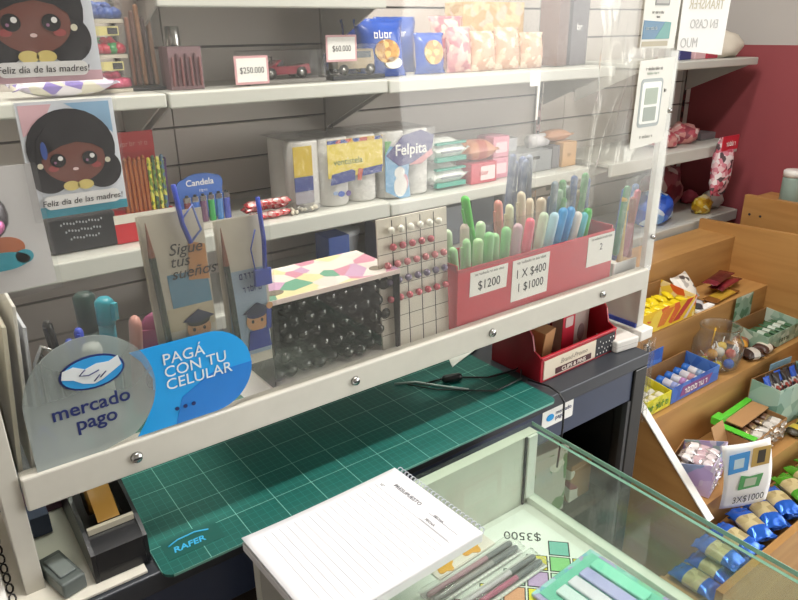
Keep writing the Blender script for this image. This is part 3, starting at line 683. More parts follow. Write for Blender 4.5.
ptag((.897, .6632, 1.139), .065, .050, ['marcadores', '2'], [.006, .016], 'blank looking price paper at the right end of the red box')
PG, LG = '#a6dba0', '#8fd690'
pl = [(-.150, .02, .130, -.012, PG), (-.134, .018, .138, -.004, PG), (-.118, .02, .134, .004, '#b7e3a8'), (-.102, .018, .140, .008, LG), (-.086, .02, .136, .004, PG), (-.070, .018, .142, .010, LG), (-.146, .045, .150, -.01, '#c7dfbe'), (-.120, .05, .152, 0, '#d6c8be'), (-.095, .05, .150, .006, '#c9e3c0'),
      (-.082, .05, .192, -.040, '#52c94a'), (-.050, .02, .142, .016, '#cfa9b8'), (-.030, .02, .146, .022, '#ef5f7a'), (-.040, .05, .176, -.016, '#dd8f86'), (-.022, .055, .165, -.006, '#cfd9b4'), (-.008, .02, .150, .03, '#c4dcc0'), (.004, .05, .182, -.012, '#d9cdb6'), (.020, .055, .168, -.004, '#d6c6ae'), (.012, .02, .146, .034, '#a9cfe0'),
      (.028, .02, .150, .038, '#2b94d4'), (.044, .022, .148, .042, '#2a8fd0'), (.038, .055, .165, .004, '#d2c2ae'), (.062, .02, .138, .040, '#d9d3cc'), (.096, .02, .140, .03, '#3fae4a'), (.080, .022, .134, .04, '#49b3c4')]
nmc = {PG: 'pale green', LG: 'mint green', '#b7e3a8': 'light lime', '#c7dfbe': 'milky green', '#d6c8be': 'beige', '#c9e3c0': 'whitish green', '#52c94a': 'long bright green', '#cfa9b8': 'dusty mauve', '#ef5f7a': 'hot pink', '#dd8f86': 'tall salmon', '#cfd9b4': 'pale olive', '#c4dcc0': 'milky mint', '#d9cdb6': 'tall cream', '#d6c6ae': 'sand coloured', '#a9cfe0': 'pale blue', '#2b94d4': 'bright blue', '#2a8fd0': 'second bright blue', '#d2c2ae': 'tan', '#d9d3cc': 'whitish', '#3fae4a': 'green capped', '#49b3c4': 'turquoise'}
seen = {}
for x, y, h, lean, c in pl:
    k = nmc[c]; i = seen.get(k, 0); seen[k] = i+1
    pos = ['at the left end of', 'second of its tint in', 'third of its tint in', 'right of its twin in'][i]
    base = Vector((.760+x, .664+.004+y*.75, SZ+.008)); top = Vector((.760+x+lean, .664+.006+y*.75, SZ+h-.010))
    d = top-base
    q = thing('highlighter', '%s highlighter pen %s the red display box' % (k, pos if i or c in (PG,) else 'standing in'), 'highlighter', base, d.to_track_quat('Z', 'Y').to_euler(), 'highlighters in the red display box')
    m = M(); m.capsule((0, 0, 0), (0, 0, d.length*.62), .0072, pm(c, .35), .75); m.build('barrel', q)
    m = M(); m.capsule((0, 0, d.length*.56), (0, 0, d.length), .0079, pm(c, .3), .75); m.box(-.002, .002, -.0085, -.006, d.length*.62, d.length*.9, pm(c, .3)); m.build('cap', q)
m = M(); m.box(-.05, .05, 0, .03, 0, .015, pm('#3f62b0', .4), .002); m.box(-.05, .05, .026, .03, .015, .05, pm('#4f74c4', .4), .002); one(m, 'pen_tray', 'blue plastic tray behind the pale green highlighters', 'tray', (.64, .735+.045, SZ+.115-.0) if False else (.66, .79, SZ+.0005))
# clear bags of coloured markers hanging / standing at right
def marker_bag(loc, w, h, cols, lb, rot=(0, 0, 0)):
    q = thing('marker_bag', lb, 'bag', loc, rot, 'clear bags of coloured markers')
    m = M(); m.box(-w/2, w/2, .002, .004, .0, .022, PAPER); m.build('header_card', q)
    for k, c in enumerate(cols):
        x = -w/2+.008+(w-.016)*k/(len(cols)-1); l = h*random.uniform(.72, .93)
        dx = random.uniform(-.012, .022)
        m = M(); m.capsule((x, .0085+.006*(k % 2), .018+random.uniform(0, .02)), (max(-w/2+.006, min(w/2-.006, x+dx)), .0095+.006*(k % 2), l), .0058, pm(c, .35)); m.build('marker', q)
    m = M(); m.plate([(-w/2, 0), (w/2, 0), (w/2-.004, h), (w/2*.3, h*1.04), (-w/2+.003, h)], -.0015, -.001, CELLO); m.build('cellophane', q)
marker_bag((.868, .7025, SZ+.0045), .105, .190, ['#7d8f9e', '#5b6f8e', '#4fa05a', '#8fb99c', '#6d86a8', '#57a068', '#3f5f9a', '#8a9aa8', '#4c9b5c', '#8a7a50', '#4668a4', '#66b070'], 'clear bag of green and blue markers behind the red box')
marker_bag((.985, .672, SZ+.001), .062, .165, ['#3e8a66', '#3a62a8', '#d9b13a', '#c2506e', '#d26a86', '#3f6fae', '#a8463f', '#e0c050'], 'clear bag of red, yellow and pink markers by the screen corner')
marker_bag((.790, .745, SZ+.001+0), .07, .24, ['#5a6a92', '#4a5c8c', '#6f80a6', '#44598c', '#8a94ac'], 'tall clear bag of slate blue markers behind the highlighters')

# ================================================================== ON THE COUNTER, UNDER THE SHELF
MATM = mat_mat()
t = thing('cutting_mat', 'green gridded cutting mat lying on the counter under the white shelf', 'cutting mat', (.131, .589, .950), (0, 0, -.003))
m = M(); m.prism(rrect(0, .597, 0, .40, .012), 0.0003, .0035, MATM); m.build('mat', t)
m = M(); m.prism(rrect(.012, .075, .022, .056, .001), .0036, .0038, pm('#0e574f', .5)); m.build('logo_patch', t)
text(t, 'RAFER', .0125, pm('#3fb3e6', .5), (.020, .030, .0039), (0, 0, 0), align='LEFT', bold=.0003, shear=.2)
m = M(); m.tube([(.018, .043, .0042), (.03, .048, .0042), (.05, .049, .0042), (.064, .044, .0042)], .0009, pm('#3fb3e6', .5)); m.build('logo_swoosh', t)
m = M(); m.box(0, .31, 0, .20, .0003, .004, pm('#e3dfd2', .5), .001); one(m, 'white_board', 'cream board under the black tape dispenser at the counter left', 'board', (-.19, .611, .950))
t = thing('tape_dispenser', 'black tape dispenser with tan tape roll at the left end of the mat', 'tape dispenser', (.1, .635, .9543), (0, 0, .0))
BK = pm('#191a1e', .28)
for x in (-.028, .024):
    m = M(); m.side([(-.012, 0), (.15, 0), (.155, .03), (.135, .062), (.095, .070), (.06, .056), (.015, .046), (-.012, .034)], x, x+.004, BK); m.build('side_wall', t)
m = M(); m.box(-.0238, .0238, -.012, .15, 0.0003, .012, BK); m.side([(-.012, .0122), (.012, .0122), (.012, .042), (-.012, .034)], -.0238, .0238, BK); m.build('base', t)
m = M(); m.lathe([(.0335, -.011), (.0335, .011)], pm('#b98a3e', .4), Tr(0, .085, .0545) @ Ry(PI/2), 36); q = m.build('tape_roll', t)
m = M(); m.lathe([(.016, -.0112), (.016, .0112)], pm('#d8c9a4', .5), Tr(0, .085, .0545) @ Ry(PI/2), 24); m.cyl((-.0235, .085, .0545), (.0235, .085, .0545), .005, BK); m.build('hub', t)
m = M(); m.add([(-.011, .017, .0495), (.011, .017, .0495), (.011, .076, .0882), (-.011, .076, .0882), (-.011, .017, .0489), (.011, .017, .0489), (.011, .076, .0876), (-.011, .076, .0876)], [(0, 1, 2, 3), (7, 6, 5, 4), (0, 4, 5, 1), (3, 2, 6, 7)], pm('#b98a3e', .35)); m.build('tape_tail', t)
m = M(); m.box(-.023, .023, .010, .015, .0425, .049, pm('#cfc9b6', .35, .4)); m.build('cutter', t)
m = M(); m.box(-.012, .012, 0, .055, 0.0003, .018, pm('#5d6563', .4), .002); m.box(-.008, .008, .01, .045, .0182, .021, pm('#78807e', .3), .001); one(m, 'stapler', 'small grey stapler left of the tape dispenser', 'stapler', (.053, .622, .9543), (0, 0, .25))
m = M()
m.box(0, .12, 0, .16, .0003, .010, PAPER, .001)
for k in range(9): m.tube([(.124+.003*math.cos(a), .012+.017*k, .006+.006*math.sin(a)) for a in [q*PI/4 for q in range(9)]], .001, BLACK, 6)
one(m, 'spiral_notebook', 'white notebook with black spiral at the bottom left corner', 'notebook', (-.124, .634, .9543))
m = M(); m.box(0, .045, 0, .03, .0003, .018, pm('#6a4a5c', .5), .001); one(m, 'small_box', 'small mauve box under the left end of the shelf', 'box', (.035, .775, .9543))
m = M(); m.box(0, .022, 0, .03, .0003, .026, pm('#3a4560', .5), .001); one(m, 'small_box', 'small slate blue box under the shelf by the left panel', 'box', (.008+.024, .735, .9543))
# papers and cable
m = M(); m.prism([(0, 0), (.086, .030), (.14, .10), (.05, .09)], .0003, .0012, PAPER); one(m, 'paper_slip', 'white paper slip on the mat behind the cable', 'paper', (.672, .765, .9538))
t = thing('cable', 'thin black cable with inline switch looping over the mat to the counter edge', 'cable', (0, 0, .9538))
m = M()
m.tube([(.60, .745, .003), (.64, .74, .003), (.69, .70, .003), (.74, .69, .004), (.79, .70, .003)], .0017, BLACK)
m.tube([(.575, .76, .003), (.60, .72, .003), (.67, .66, .003), (.73, .665, .003), (.78, .715, .006)], .0015, pm('#2e3a38', .4))
m.tube([(.735, .655, .003), (.745, .62, .003), (.742, .597, .002), (.738, .583, -.006), (.737, .581, -.05), (.733, .582, -.12)], .0017, BLACK); m.build('cord', t)
m = M(); m.capsule((.622, .733, .0075), (.655, .722, .0075), .0065, BLACK, 1); m.build('inline_switch', t)
m = M(); m.tube([(.56, .775, .0025), (.59, .76, .0025), (.61, .73, .0025), (.64, .69, .0025)], .0018, pm('#b9c4c0', .3)); one(m, 'cable', 'thin pale cable end curling left of the black cable', 'cable', (0, 0, .9538))
# red clips and pins box
t = thing('clips_box', 'red open counter box with cream clips and pins label under the shelf', 'box', (.846, .645, .950), (0, 0, .02))
W, D = .192, .105
m = M(); m.box(-W/2, W/2, 0, .003, .0003, .040, RED); m.box(-W/2, W/2, -.0015, .0035, .040, .044, RED, .001); m.build('front_panel', t)
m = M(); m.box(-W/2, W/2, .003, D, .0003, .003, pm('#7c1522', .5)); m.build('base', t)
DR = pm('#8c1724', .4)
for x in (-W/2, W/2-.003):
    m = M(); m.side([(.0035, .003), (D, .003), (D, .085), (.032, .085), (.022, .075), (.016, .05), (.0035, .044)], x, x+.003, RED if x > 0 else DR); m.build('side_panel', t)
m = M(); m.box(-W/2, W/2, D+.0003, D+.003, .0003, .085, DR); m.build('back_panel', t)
m = M(); m.box(-W/2+.006, .040, -.0014, -.0002, .004, .037, pm('#e4d8c4', .5)); lab = m.build('label', t)
m = M(); m.box(-.062, .028, -.0024, -.0015, .007, .017, pm('#4c1f24', .5)); m.build('title_band', t)
text(t, 'CLIPS & PINS', .0095, pm('#f0e6d8', .5), (-.017, -.0025, .0085), sx=1.15, bold=.0002); text(t, 'Brand-Promo', .0125, pm('#9c8f80', .5), (-.017, -.0016, .022), shear=.3)
m = M(); m.box(.041, W/2-.004, -.0014, -.0002, .003, .038, INK)
for k in range(16): m.box(.045+.0028*((k*7) % 16), .0465+.0028*((k*7) % 16), -.002, -.0014, .007+.0055*(k % 5), .0095+.0055*(k % 5), PAPER, 0)
m.build('patterned_panel', t)
t = thing('carton', 'red and grey clip carton standing in the right of the red box', 'box', (.886, .690, .9536), (0, .0, .05))
m = M(); m.box(-.036, .036, 0, .022, 0, .078, pm('#b9a49c', .45)); m.box(-.037, -.004, -.0008, 0, .002, .077, REDP); m.build('body', t)
m = M(); m.plate(ell(.016, .028, .009, .016), -.0008, -.0002, pm('#8a6f70', .4)); m.plate(rrect(-.030, -.010, .048, .066, .002), -.0016, -.0009, pm('#d9c2bd', .5)); m.build('print', t)
m = M(); m.box(-.018, .018, 0, .03, 0, .062, pm('#b68455', .6), .001); one(m, 'carton', 'tan clip carton tilted in the left of the red box', 'box', (.801, .680, .9545), (.12, 0, .25))
m = M(); m.pack(.085, .05, .02, pm('#2f3c78', .3), None, T=Tr(0, 0, .044) @ Rz(PI/2) @ Ry(-PI/2), seed=3); one(m.ground(), 'packet', 'dark blue packet standing behind cartons in the red box', 'packet', (.835, .727, .9545))
m = M(); m.pack(.075, .035, .016, pm('#7a5a4c', .4), pm('#c9a46a', .4), T=Tr(0, 0, .039) @ Rz(PI/2) @ Ry(-PI/2), seed=4); one(m.ground(), 'packet', 'brown packet wedged at the right end of the red box', 'packet', (.922, .725, .9545), (0, 0, .3))
m = M(); m.box(-.027, .027, -.026, .026, .0003, .022, pm('#e3e0da', .4), .003); m.box(-.0272, .0272, -.0262, .0262, .0105, .0112, pm('#b5b1aa', .5)); one(m, 'white_box', 'small white square box right of the red clips box', 'box', (.962, .652+.006, .950), (0, 0, -.12))
m = M()
for k in range(5): m.pack(.15, .03, .006, CELLO, T=Tr(.0+.006*k, .004*k, -.075-.006*(k % 2)) @ Ry(PI/2) @ Rx(.5*k), seed=k, wr=.5)
m.tube([(0, 0, -.005), (.004, .002, .008), (.012, .004, .003)], .002, CELLO); one(m, 'plastic_bag', 'thin clear plastic bag hanging from the counter corner by the foot block', 'bag', (1.0105, .625, .948))

# ================================================================== GLASS DISPLAY CASE (front)
CX0, CX1, CY0, CY1, CZ = .215, .640, .06, .562, .960
t = thing('glass_case', 'white glass topped display case in the foreground below the notepad', 'display case', (0, 0, 0))
m = M(); m.box(CX0+.0165, CX1-.004, CY0+.006, CY1-.0165, .825, .842, WHITE, .001); m.build('case_floor', t)
m = M(); m.box(CX0, CX1, CY1-.016, CY1, .0, CZ-.0065, pm('#d8d6cc', .4), .001); m.build('back_panel', t)
m = M(); m.box(CX0, CX0+.016, CY0, CY1-.0165, 0, CZ-.0065, pm('#b7b5ae', .45), .001); m.build('left_panel', t)
m = M(); m.box(CX1-.016, CX1-.001, CY0+.006, CY1-.0165, .842, .852, pm('#e8eae0', .35), .001); m.build('bottom_rail', t)
m = M(); m.box(CX1-.022, CX1-.005, CY1-.021, CY1-.0165, .8525, CZ-.0065, WHITE, .001); m.box(CX1-.026, CX1-.0225, CY1-.0185, CY1-.0163, .8425, CZ-.0065, INK); m.build('corner_post', t)
m = M(); m.box(CX1-.0045, CX1, CY0, CY1-.017, .852, CZ-.0065, GLASS); m.build('side_glass', t)
m = M(); m.box(CX0, CX1+.004, CY0, CY1, CZ-.006, CZ, GLASS); m.build('top_glass', t)
m = M(); m.box(CX1+.0042, CX1+.0048, CY0, CY1, CZ-.006, CZ, EDGE); m.box(CX1-.0045, CX1+.0001, CY0, CY1-.017, CZ-.0064, CZ-.0061, EDGE); m.build('glass_edge', t)
m = M(); m.box(CX0+.0165, CX1-.001, CY0, CY0+.005, .842, CZ-.0065, GLASS); m.build('front_glass', t)
m = M(); m.box(CX0+.0165, CX1, CY0, CY1-.0165, 0, .824, pm('#c9c7bf', .5)); m.build('base_cabinet', t)
# notepad
t = thing('notepad', 'white spiral notepad with ruled pages lying on the glass case', 'notepad', (.318, .4975, CZ), (0, 0, .035))
hx, hy = .1065, .0765
m = M(); m.box(-hx, hx-.006, -hy, hy, .0004, .012, pm('#e9e8ea', .7), .0015); m.build('page_stack', t)
def sheet(z, curl, inset, mat):
    vs = []; fs = []; nx, ny = 24, 14
    for j in range(ny+1):
        for i in range(nx+1):
            u = i/nx; v = j/ny; x = -hx+inset+u*(2*hx-.006-2*inset); y = -hy+inset+v*(2*hy-2*inset)
            zz = z+curl*((1-u)**3*(.4+.6*(v-.2)**2)+.25*math.sin(PI*v)*(1-u)*.5)
            vs.append((x, y, zz))
    for j in range(ny):
        for i in range(nx): a = j*(nx+1)+i; fs.append((a, a+1, a+nx+2, a+nx+1))
    return vs, fs
vs_, fs_ = sheet(.0125, .006, 0, PAPER); m = M(); m.add(vs_, fs_, pm('#dfdfe3', .7, var=.02), smooth=True); o = m.build('top_sheet', t)
sd = o.modifiers.new('thickness', 'SOLIDIFY'); sd.thickness = .0003
m = M(); RL = pm('#b4b3bc', .8)
for k in range(17):
    x = hx-.045-k*.0092
    u = (x+hx)/(2*hx-.006)
    pts = []
    for j in range(0, 13):
        v = .07+.86*j/12; y = -hy+v*2*hy
        pts.append((x, y, .0128+.006*((1-u)**3*(.4+.6*(v-.2)**2)+.25*math.sin(PI*v)*(1-u)*.5)))
    m.tube(pts, .0002, RL, 4)
m.box(hx-.030, hx-.0296, -.062, -.015, .0128, .0132, RL); m.box(hx-.044, hx-.0436, -.062, -.015, .0128, .0132, RL); m.build('ruled_line', t)
GT = pm('#56555c', .7)
text(t, 'PRESUPUESTO', .0075, GT, (hx-.030, .025, .0131), (0, 0, -PI/2)); text(t, 'FECHA', .005, GT, (hx-.030, -.03, .0131), (0, 0, -PI/2)); text(t, 'N°', .005, GT, (hx-.041, .058, .0131), (0, 0, -PI/2)); text(t, 'FECHA', .005, GT, (hx-.041, -.028, .0131), (0, 0, -PI/2))
m = M()
for k in range(24):
    y = -hy+.006+k*(2*hy-.012)/23
    m.tube([(hx-.003+.005*math.cos(a), y+.0012*a/6.28, .0075+.0068*math.sin(a)) for a in [q*PI/5 for q in range(11)]], .0006, pm('#c3c6d2', .3, .2), 5)
m.build('spiral_binding', t)

# contents of the case
def rhomb_sheet():
    t = thing('coloured_sheet', 'white sheet of coloured diamond tiles in the glass case', 'sheet', (.49, .400, .8424), (0, 0, 0))
    m = M(); m.box(-.13, .118, -.14, .135, .0003, .0010, PAPER); m.build('sheet', t)
    cs = ['#e6a27e', '#e9d94a', '#d9aac6', '#c9e6cf', '#6f86dd', '#efe03a', '#8fd08a', '#e9a0a0', '#c9a7d6', '#7cc0b4']
    m = M(); s = .033; pi = 0
    for a in range(-6, 7):
        for b in range(-6, 7):
            x = .035+(a-b)*s*.62; y = -.01+(a+b)*s*.62
            if -.115 < x < .100 and -.125 < y < .068:
                g = .0168
                m.prism([(x, y-g*1.13), (x+g*1.13, y), (x, y+g*1.13), (x-g*1.13, y)], .0011, .00125, INK)
                m.prism([(x, y-g), (x+g, y), (x, y+g), (x-g, y)], .00126, .0014, pm(cs[(a*3+b*5) % 10], .5))
    m.build('diamond_print', t)
    text(t, '$3500', .022, INK, (.081, .102, .0012), (0, 0, PI-.76), sx=.9)
rhomb_sheet()
def pen_pack(c, rot, lb, col, n=2):
    t = thing('pen_packet', lb, 'packet', c, rot, 'packets of pens in the glass case')
    m = M(); m.box(-.075, .075, -.0145, .0145, .0003, .0012, pm('#e6dfe2', .5))
    for k2 in range(22): m.box(-.07+.0064*k2, -.067+.0064*k2, -.0144, -.0122, .00125, .0022, PAPER)
    m.build('backing_card', t)
    for k in range(n):
        y = -.006+.0105*k
        m = M(); m.capsule((-.072, y, .0052), (.070, y, .0052), .0034, pm(col[k % len(col)], .3)); m.capsule((.025, y, .0052), (.073, y, .0052), .0037, pm('#7d7b82', .35)); m.build('pen', t)
    m = M(); m.pack(.156, .032, .014, CELLO, T=Tr(0, 0, .0078), seed=len(lb), wr=.1); m.build('cellophane', t)
pen_pack((.468, .486, .8445), (0, 0, .03), 'clear packet of grey and rose pens nearest the case back', ['#a39ba0', '#b98a9a', '#a8a3a8'])
pen_pack((.474, .450, .8445), (0, 0, .03), 'clear packet of rose pens with white spiral edge beside the grey pens', ['#c06a88', '#d7ccd6', '#b8688a'])
t = thing('sticker_packet', 'clear packet with orange flower stickers near the notepad spiral', 'packet', (.476, .5225, .8445), (0, 0, .05))
m = M(); m.box(-.05, .05, -.018, .018, .0003, .001, pm('#ecdcd8', .5)); m.build('card', t)
m = M()
for x, y, r, c in ((-.03, -.003, .013, '#e9a83a'), (.018, .002, .016, '#eba648'), (-.004, .008, .010, '#e08a7a'), (.036, .008, .008, '#e7b8b0'), (-.042, .010, .007, '#e9b0a8')): m.prism([(x+p, y+q) for p, q in [(r*(1+.18*math.cos(5*a))*math.cos(a), r*(1+.18*math.cos(5*a))*math.sin(a)) for a in [k*2*PI/30 for k in range(30)]]], .0011, .0018, pm(c, .4))
m.build('flower_sticker', t)
t = thing('holographic_case', 'shimmering turquoise pencil set with pale erasers at the case front right', 'pencil set', (.561, .374, .8443), (0, 0, .05))
HOLO = blotch_mat('holographic_print', ['#8fd8cf', '#a9e6e0', '#c7b9ea', '#9fe0c0', '#bfe9f2', '#8fcfe6'], 70, .2, .2)
m = M(); m.box(-.062, .055, -.075, .046, .0003, .006, HOLO, .002); m.build('case', t)
m = M()
m.box(-.055, .048, -.068, .039, .0062, .0068, pm('#7fcdb8', .3)); m.build('tray', t)
for k, c in enumerate(['#dfe9ef', '#e9dff0', '#b8b2e6', '#8fe0c9']):
    m = M(); m.box(-.042+.022*k, -.024+.022*k, -.05, .026, .007, .012, pm(c, .35), .002); m.build('eraser', t)
m = M(); m.prism(ell(-.052, -.02, .012, .010), .0005, .006, INK); one(m, 'button_badge', 'dark round badge on the diamond sheet', 'badge', (.53, .40, .8440))

# ================================================================== WALL SHELF GOODS
S1, S2, S3 = 1.3812, 1.1272, .8732
def carton(name, lb, cat, loc, w, d, h, mat, rot=0, front=None, txt=None, tcol=None, ts=.01, group=None, top=None, bev=.002):
    t = thing(name, lb, cat, loc, (0, 0, rot), group)
    m = M(); m.box(-w/2, w/2, 0, d, .0003, h, mat, bev); m.build('body', t)
    if front:
        m = M()
        for poly, mt in front: m.plate(poly, -.0006, -.0001, mt)
        m.build('front_print', t)
    if txt: scribble(t, ts*txt*.6, ts*.8, tcol or PAPER, (0, -.0009, h*.42), txt, txt)
    return t
def bag(name, lb, cat, loc, w, h, th, mat, lab=None, labw=.5, tilt=0, rz=0, seed=0, group=None, wr=.14, txt=None, ts=.02, tcol=None, pic=None):
    """stand-up pillow bag, leaning back by tilt"""
    t = thing(name, lb, cat, loc, (-tilt, 0, rz), group)
    T = Tr(0, th/2, h/2+.001) @ Rz(PI/2) @ Ry(-PI/2)
    m = M(); m.pack(h, w, th, mat, lab, labw, T, seed=seed, wr=wr); m.build('bag_body', t)
    if pic:
        m = M()
        for poly, mt in pic: m.plate(poly, -th*.05, th*.2, mt)
        m.build('picture', t)
    if txt: scribble(t, ts*txt*.6, ts*.8, tcol or PAPER, (0, -th*.07, h*.66), txt, txt)
    return t
# --- middle row, left section (behind the cards)
m = M(); m.pack(.16, .06, .035, blotch_mat('lilac_print', ['#cfc6dd', '#e7e2ea', '#8f7fc4', '#d8d3c4'], 60, .3), T=Tr(0, 0, .018), seed=11); one(m.ground(), 'packet', 'lilac and white packet lying under the bow card', 'packet', (.255, 1.245, S1))
def hang_pack(z, c1, c2, lb, x=.335):
    t = thing('hair_tie_packet', lb, 'packet', (x, 1.262, z), (0, 0, 0), 'stacked packets of hair ties')
    m = M(); m.box(-.032, .032, 0, .05, .0004, .006, pm('#c9c2b0', .5)); m.box(-.022, .022, -.001, -.0002, .036, .050, pm('#d9cf8a', .5)); m.box(.004, .02, -.0016, -.0011, .038, .048, INK); m.build('card', t)
    m = M()
    for k in range(9):
        m.blob((.012, .012, .010), pm(c1 if k % 3 else c2, .35), .35, 2, k+int(z*100), Tr(-.022+.011*(k % 5), .012+.012*(k//5), .007+.009*(k//5)), 2)
    m.build('hair_ties', t)
    m = M(); m.box(-.034, .034, -.004, -.0035, .001, .052, CELLO); m.box(-.034, .034, .0505, .051, .001, .052, CELLO); m.build('cellophane', t)
hang_pack(S1, '#c23a63', '#d0527a', 'clear packet of pink hair ties, lowest beside the bow card')
hang_pack(S1+.055, '#b52f46', '#2f8a4a', 'clear packet of red and green hair ties, middle of the stack')
hang_pack(S1+.11, '#2f4f9a', '#3f62b0', 'clear packet of blue hair ties, top of the stack at the photo edge')
t = thing('brush_case', 'tall clear case of brown makeup brushes beside the hair tie stack', 'case', (.397, 1.262, S1))
m = M(); m.box(-.030, .030, 0, .05, .0003, .006, DARK, .002); m.box(-.028, .028, .046, .05, .006, .17, pm('#7a6c64', .5)); m.build('base', t)
for k in range(5):
    m = M(); m.capsule((-.02+.01*k, .02, .008), (-.018+.009*k, .024, .12+.01*(k % 3)), .004, pm(['#8a5a48', '#6f4f45', '#a67a5c', '#5b4a4a', '#b08a72'][k], .4)); m.build('brush', t)
m = M()
for x in (-.031, .030): m.box(x, x+.001, -.001, .05, .006, .18, CLEARP)
m.box(-.031, .031, -.002, -.001, .006, .18, CLEARP); m.build('clear_cover', t)
m = M(); m.lathe([(.012, .0003), (.0125, .06), (.006, .068)], pm('#c9bfc0', .2)); m2 = m
t = thing('perfume_bottle', 'small bottle with silver cap behind the mauve makeup box', 'bottle', (.462, 1.305, S1))
m.build('body', t); m = M(); m.lathe([(.012, .0685), (.0125, .072), (.0125, .103), (.011, .105)], STEEL); m.build('cap', t)
MAUVE = pm('#8b6f75', .35)
t = thing('makeup_box', 'mauve box of brown lip pencils beside the price tag $250.000', 'box', (.455, 1.235, S1))
m = M(); m.box(-.030, .030, 0, .045, .0003, .072, MAUVE, .001); m.build('body', t)
for k in range(7):
    m = M(); m.capsule((-.025+.0082*k, -.003, .006), (-.024+.008*k, -.003, .055+.006*(k % 2)), .0026, pm('#5e3f45' if k % 2 else '#7d4e50', .35)); m.build('lip_pencil', t)
def pricetag(loc, w, h, body, size, lb, sx=1):
    q = thing('price_tag', lb, 'price tag', loc, (0, 0, 0), 'pink edged price tags on the toy boxes')
    m = M(); m.plate(rrect(-w/2, w/2, 0, h, .001), 0, .0006, pm('#dba7ac', .5)); m.plate(rrect(-w/2+.004, w/2-.004, .004, h-.004, .001), -.0004, -.0001, PAPER); m.build('card', q)
    text(q, body, size, INK, (0, -.0007, h/2-size*.36), sx=.85); return q
def wheel(m, x, y, z, r): m.cyl((x, y-.004, z), (x, y+.004, z), r, BLACK, n=14); m.cyl((x, y-.0045, z), (x, y-.004, z), r*.55, STEEL, n=10)
def car(lb, loc, w, col, jeep):
    h = .06 if not jeep else .068
    t = thing('toy_car_box', 'clear toy box %s' % lb, 'toy box', loc, (0, 0, 0), 'clear toy vehicle boxes')
    m = M(); m.box(-w/2, w/2, 0, .06, .0003, .008, DARK if jeep else pm('#7d7a76', .4), .001); m.build('base', t)
    m = M()
    for x in (-w/2, w/2-.0008): m.box(x, x+.0008, 0, .06, .008, h, CLEARP)
    m.box(-w/2, w/2, -.0008, 0, .008, h, CLEARP); m.box(-w/2, w/2, 0, .06, h, h+.0008, CLEARP); m.build('clear_cover', t)
    t2 = thing('toy_car', ('beige toy jeep inside the clear box left of the blue bags' if jeep else 'dark red open toy sports car inside the clear box behind the $250.000 tag'), 'toy car', (loc[0], loc[1]+.03, loc[2]+.0085))
    m = M()
    if jeep: m.side([(p, z) for p, z in [(-.045, .012), (.045, .012), (.045, .028), (.022, .030), (.018, .050), (-.042, .050), (-.045, .03)]], -.018, .018, pm(col, .35), Rz(PI/2)); 
    else: m.side([(-.055, .008), (.055, .008), (.058, .018), (.03, .023), (.012, .034), (.008, .034), (.02, .023), (-.02, .022), (-.052, .026)], -.018, .018, pm(col, .25, .2, clear=.6), Rz(PI/2))
    m.build('car_body', t2)
    m = M()
    for x in (-.032, .034):
        for y in (-.018, .018): wheel(m, x, y, .0105, .0105)
    m.build('wheel_set', t2)
    m = M()
    if jeep: m.box(-.014, .036, -.0186, -.0181, .033, .046, pm('#4a5560', .15))
    else: m.tube([(-.03, 0, .024), (-.03, 0, .040), (-.02, 0, .040), (-.02, 0, .024)], .0015, BLACK); m.box(-.012, .0, -.012, .012, .022, .034, DARK)
    m.build('cabin_detail', t2)
car('with red sports car behind the $250.000 tag', (.655, 1.235, S1), .165, '#8c2638', False)
car('with beige jeep under the $60.000 tag', (.818, 1.235, S1), .128, '#b3a184', True)
pricetag((.578, 1.2335, S1+.003), .068, .050, '$250.000', .0155, 'pink edged price tag reading $250.000 on the middle shelf')
pricetag((.775, 1.2335, S1+.036), .072, .050, '$60.000', .016, 'pink edged price tag reading $60.000 above the toy jeep')
# blue snack bags
BL = pm('#1f4fb0', .25, 0, .1, clear=.4); GOLD = pm('#c99a4a', .4)
SNACKP = blotch_mat('snack_picture', ['#c9923c', '#b57f34', '#e2b768', '#d9c79a', '#a8702f'], 90, .35)
pic = [(ell(.006, .052, .032, .024), SNACKP), (ell(.02, .028, .022, .012), pm('#e8e2d2', .4))]
bag('snack_bag', 'blue snack bag with gold biscuit picture, leftmost of the blue bags', 'bag', (.906, 1.262, S1), .128, .118, .035, BL, tilt=.12, seed=21, pic=pic, txt=4, ts=.022, group='blue snack bags')
bag('snack_bag', 'blue snack bag with gold biscuit picture at the right of the blue bags', 'bag', (1.045, 1.268, S1), .085, .088, .035, BL, tilt=.1, seed=22, pic=[(ell(.0, .046, .026, .026), SNACKP)], group='blue snack bags')
bag('snack_bag', 'plain blue snack bag standing behind and between the two pictured ones', 'bag', (.985, 1.325, S1), .12, .12, .03, pm('#2a51a8', .3, clear=.3), seed=23, group='blue snack bags', txt=4, ts=.02)
bag('snack_bag', 'dark blue snack bag behind the toy jeep box', 'bag', (.885, 1.325, S1), .09, .115, .025, pm('#23449a', .3, clear=.3), seed=24, group='blue snack bags')
PKB = blotch_mat('pink_biscuit_print', ['#c9868c', '#d9a7a0', '#b96b78', '#e0c4b4'], 70, .35)
PEB = blotch_mat('peach_biscuit_print', ['#d9b59a', '#c99a7c', '#e3cdb6', '#cfa58e'], 60, .35)
bag('biscuit_bag', 'rose biscuit bag right beside the blue snack bags', 'bag', (1.128, 1.262, S1), .075, .100, .035, PKB, tilt=.1, seed=25)
bag('biscuit_bag', 'rose red topped biscuit bag standing behind the rose one', 'bag', (1.145, 1.335, S1), .10, .122, .03, PKB, pm('#b8475c', .35), .2, seed=26)
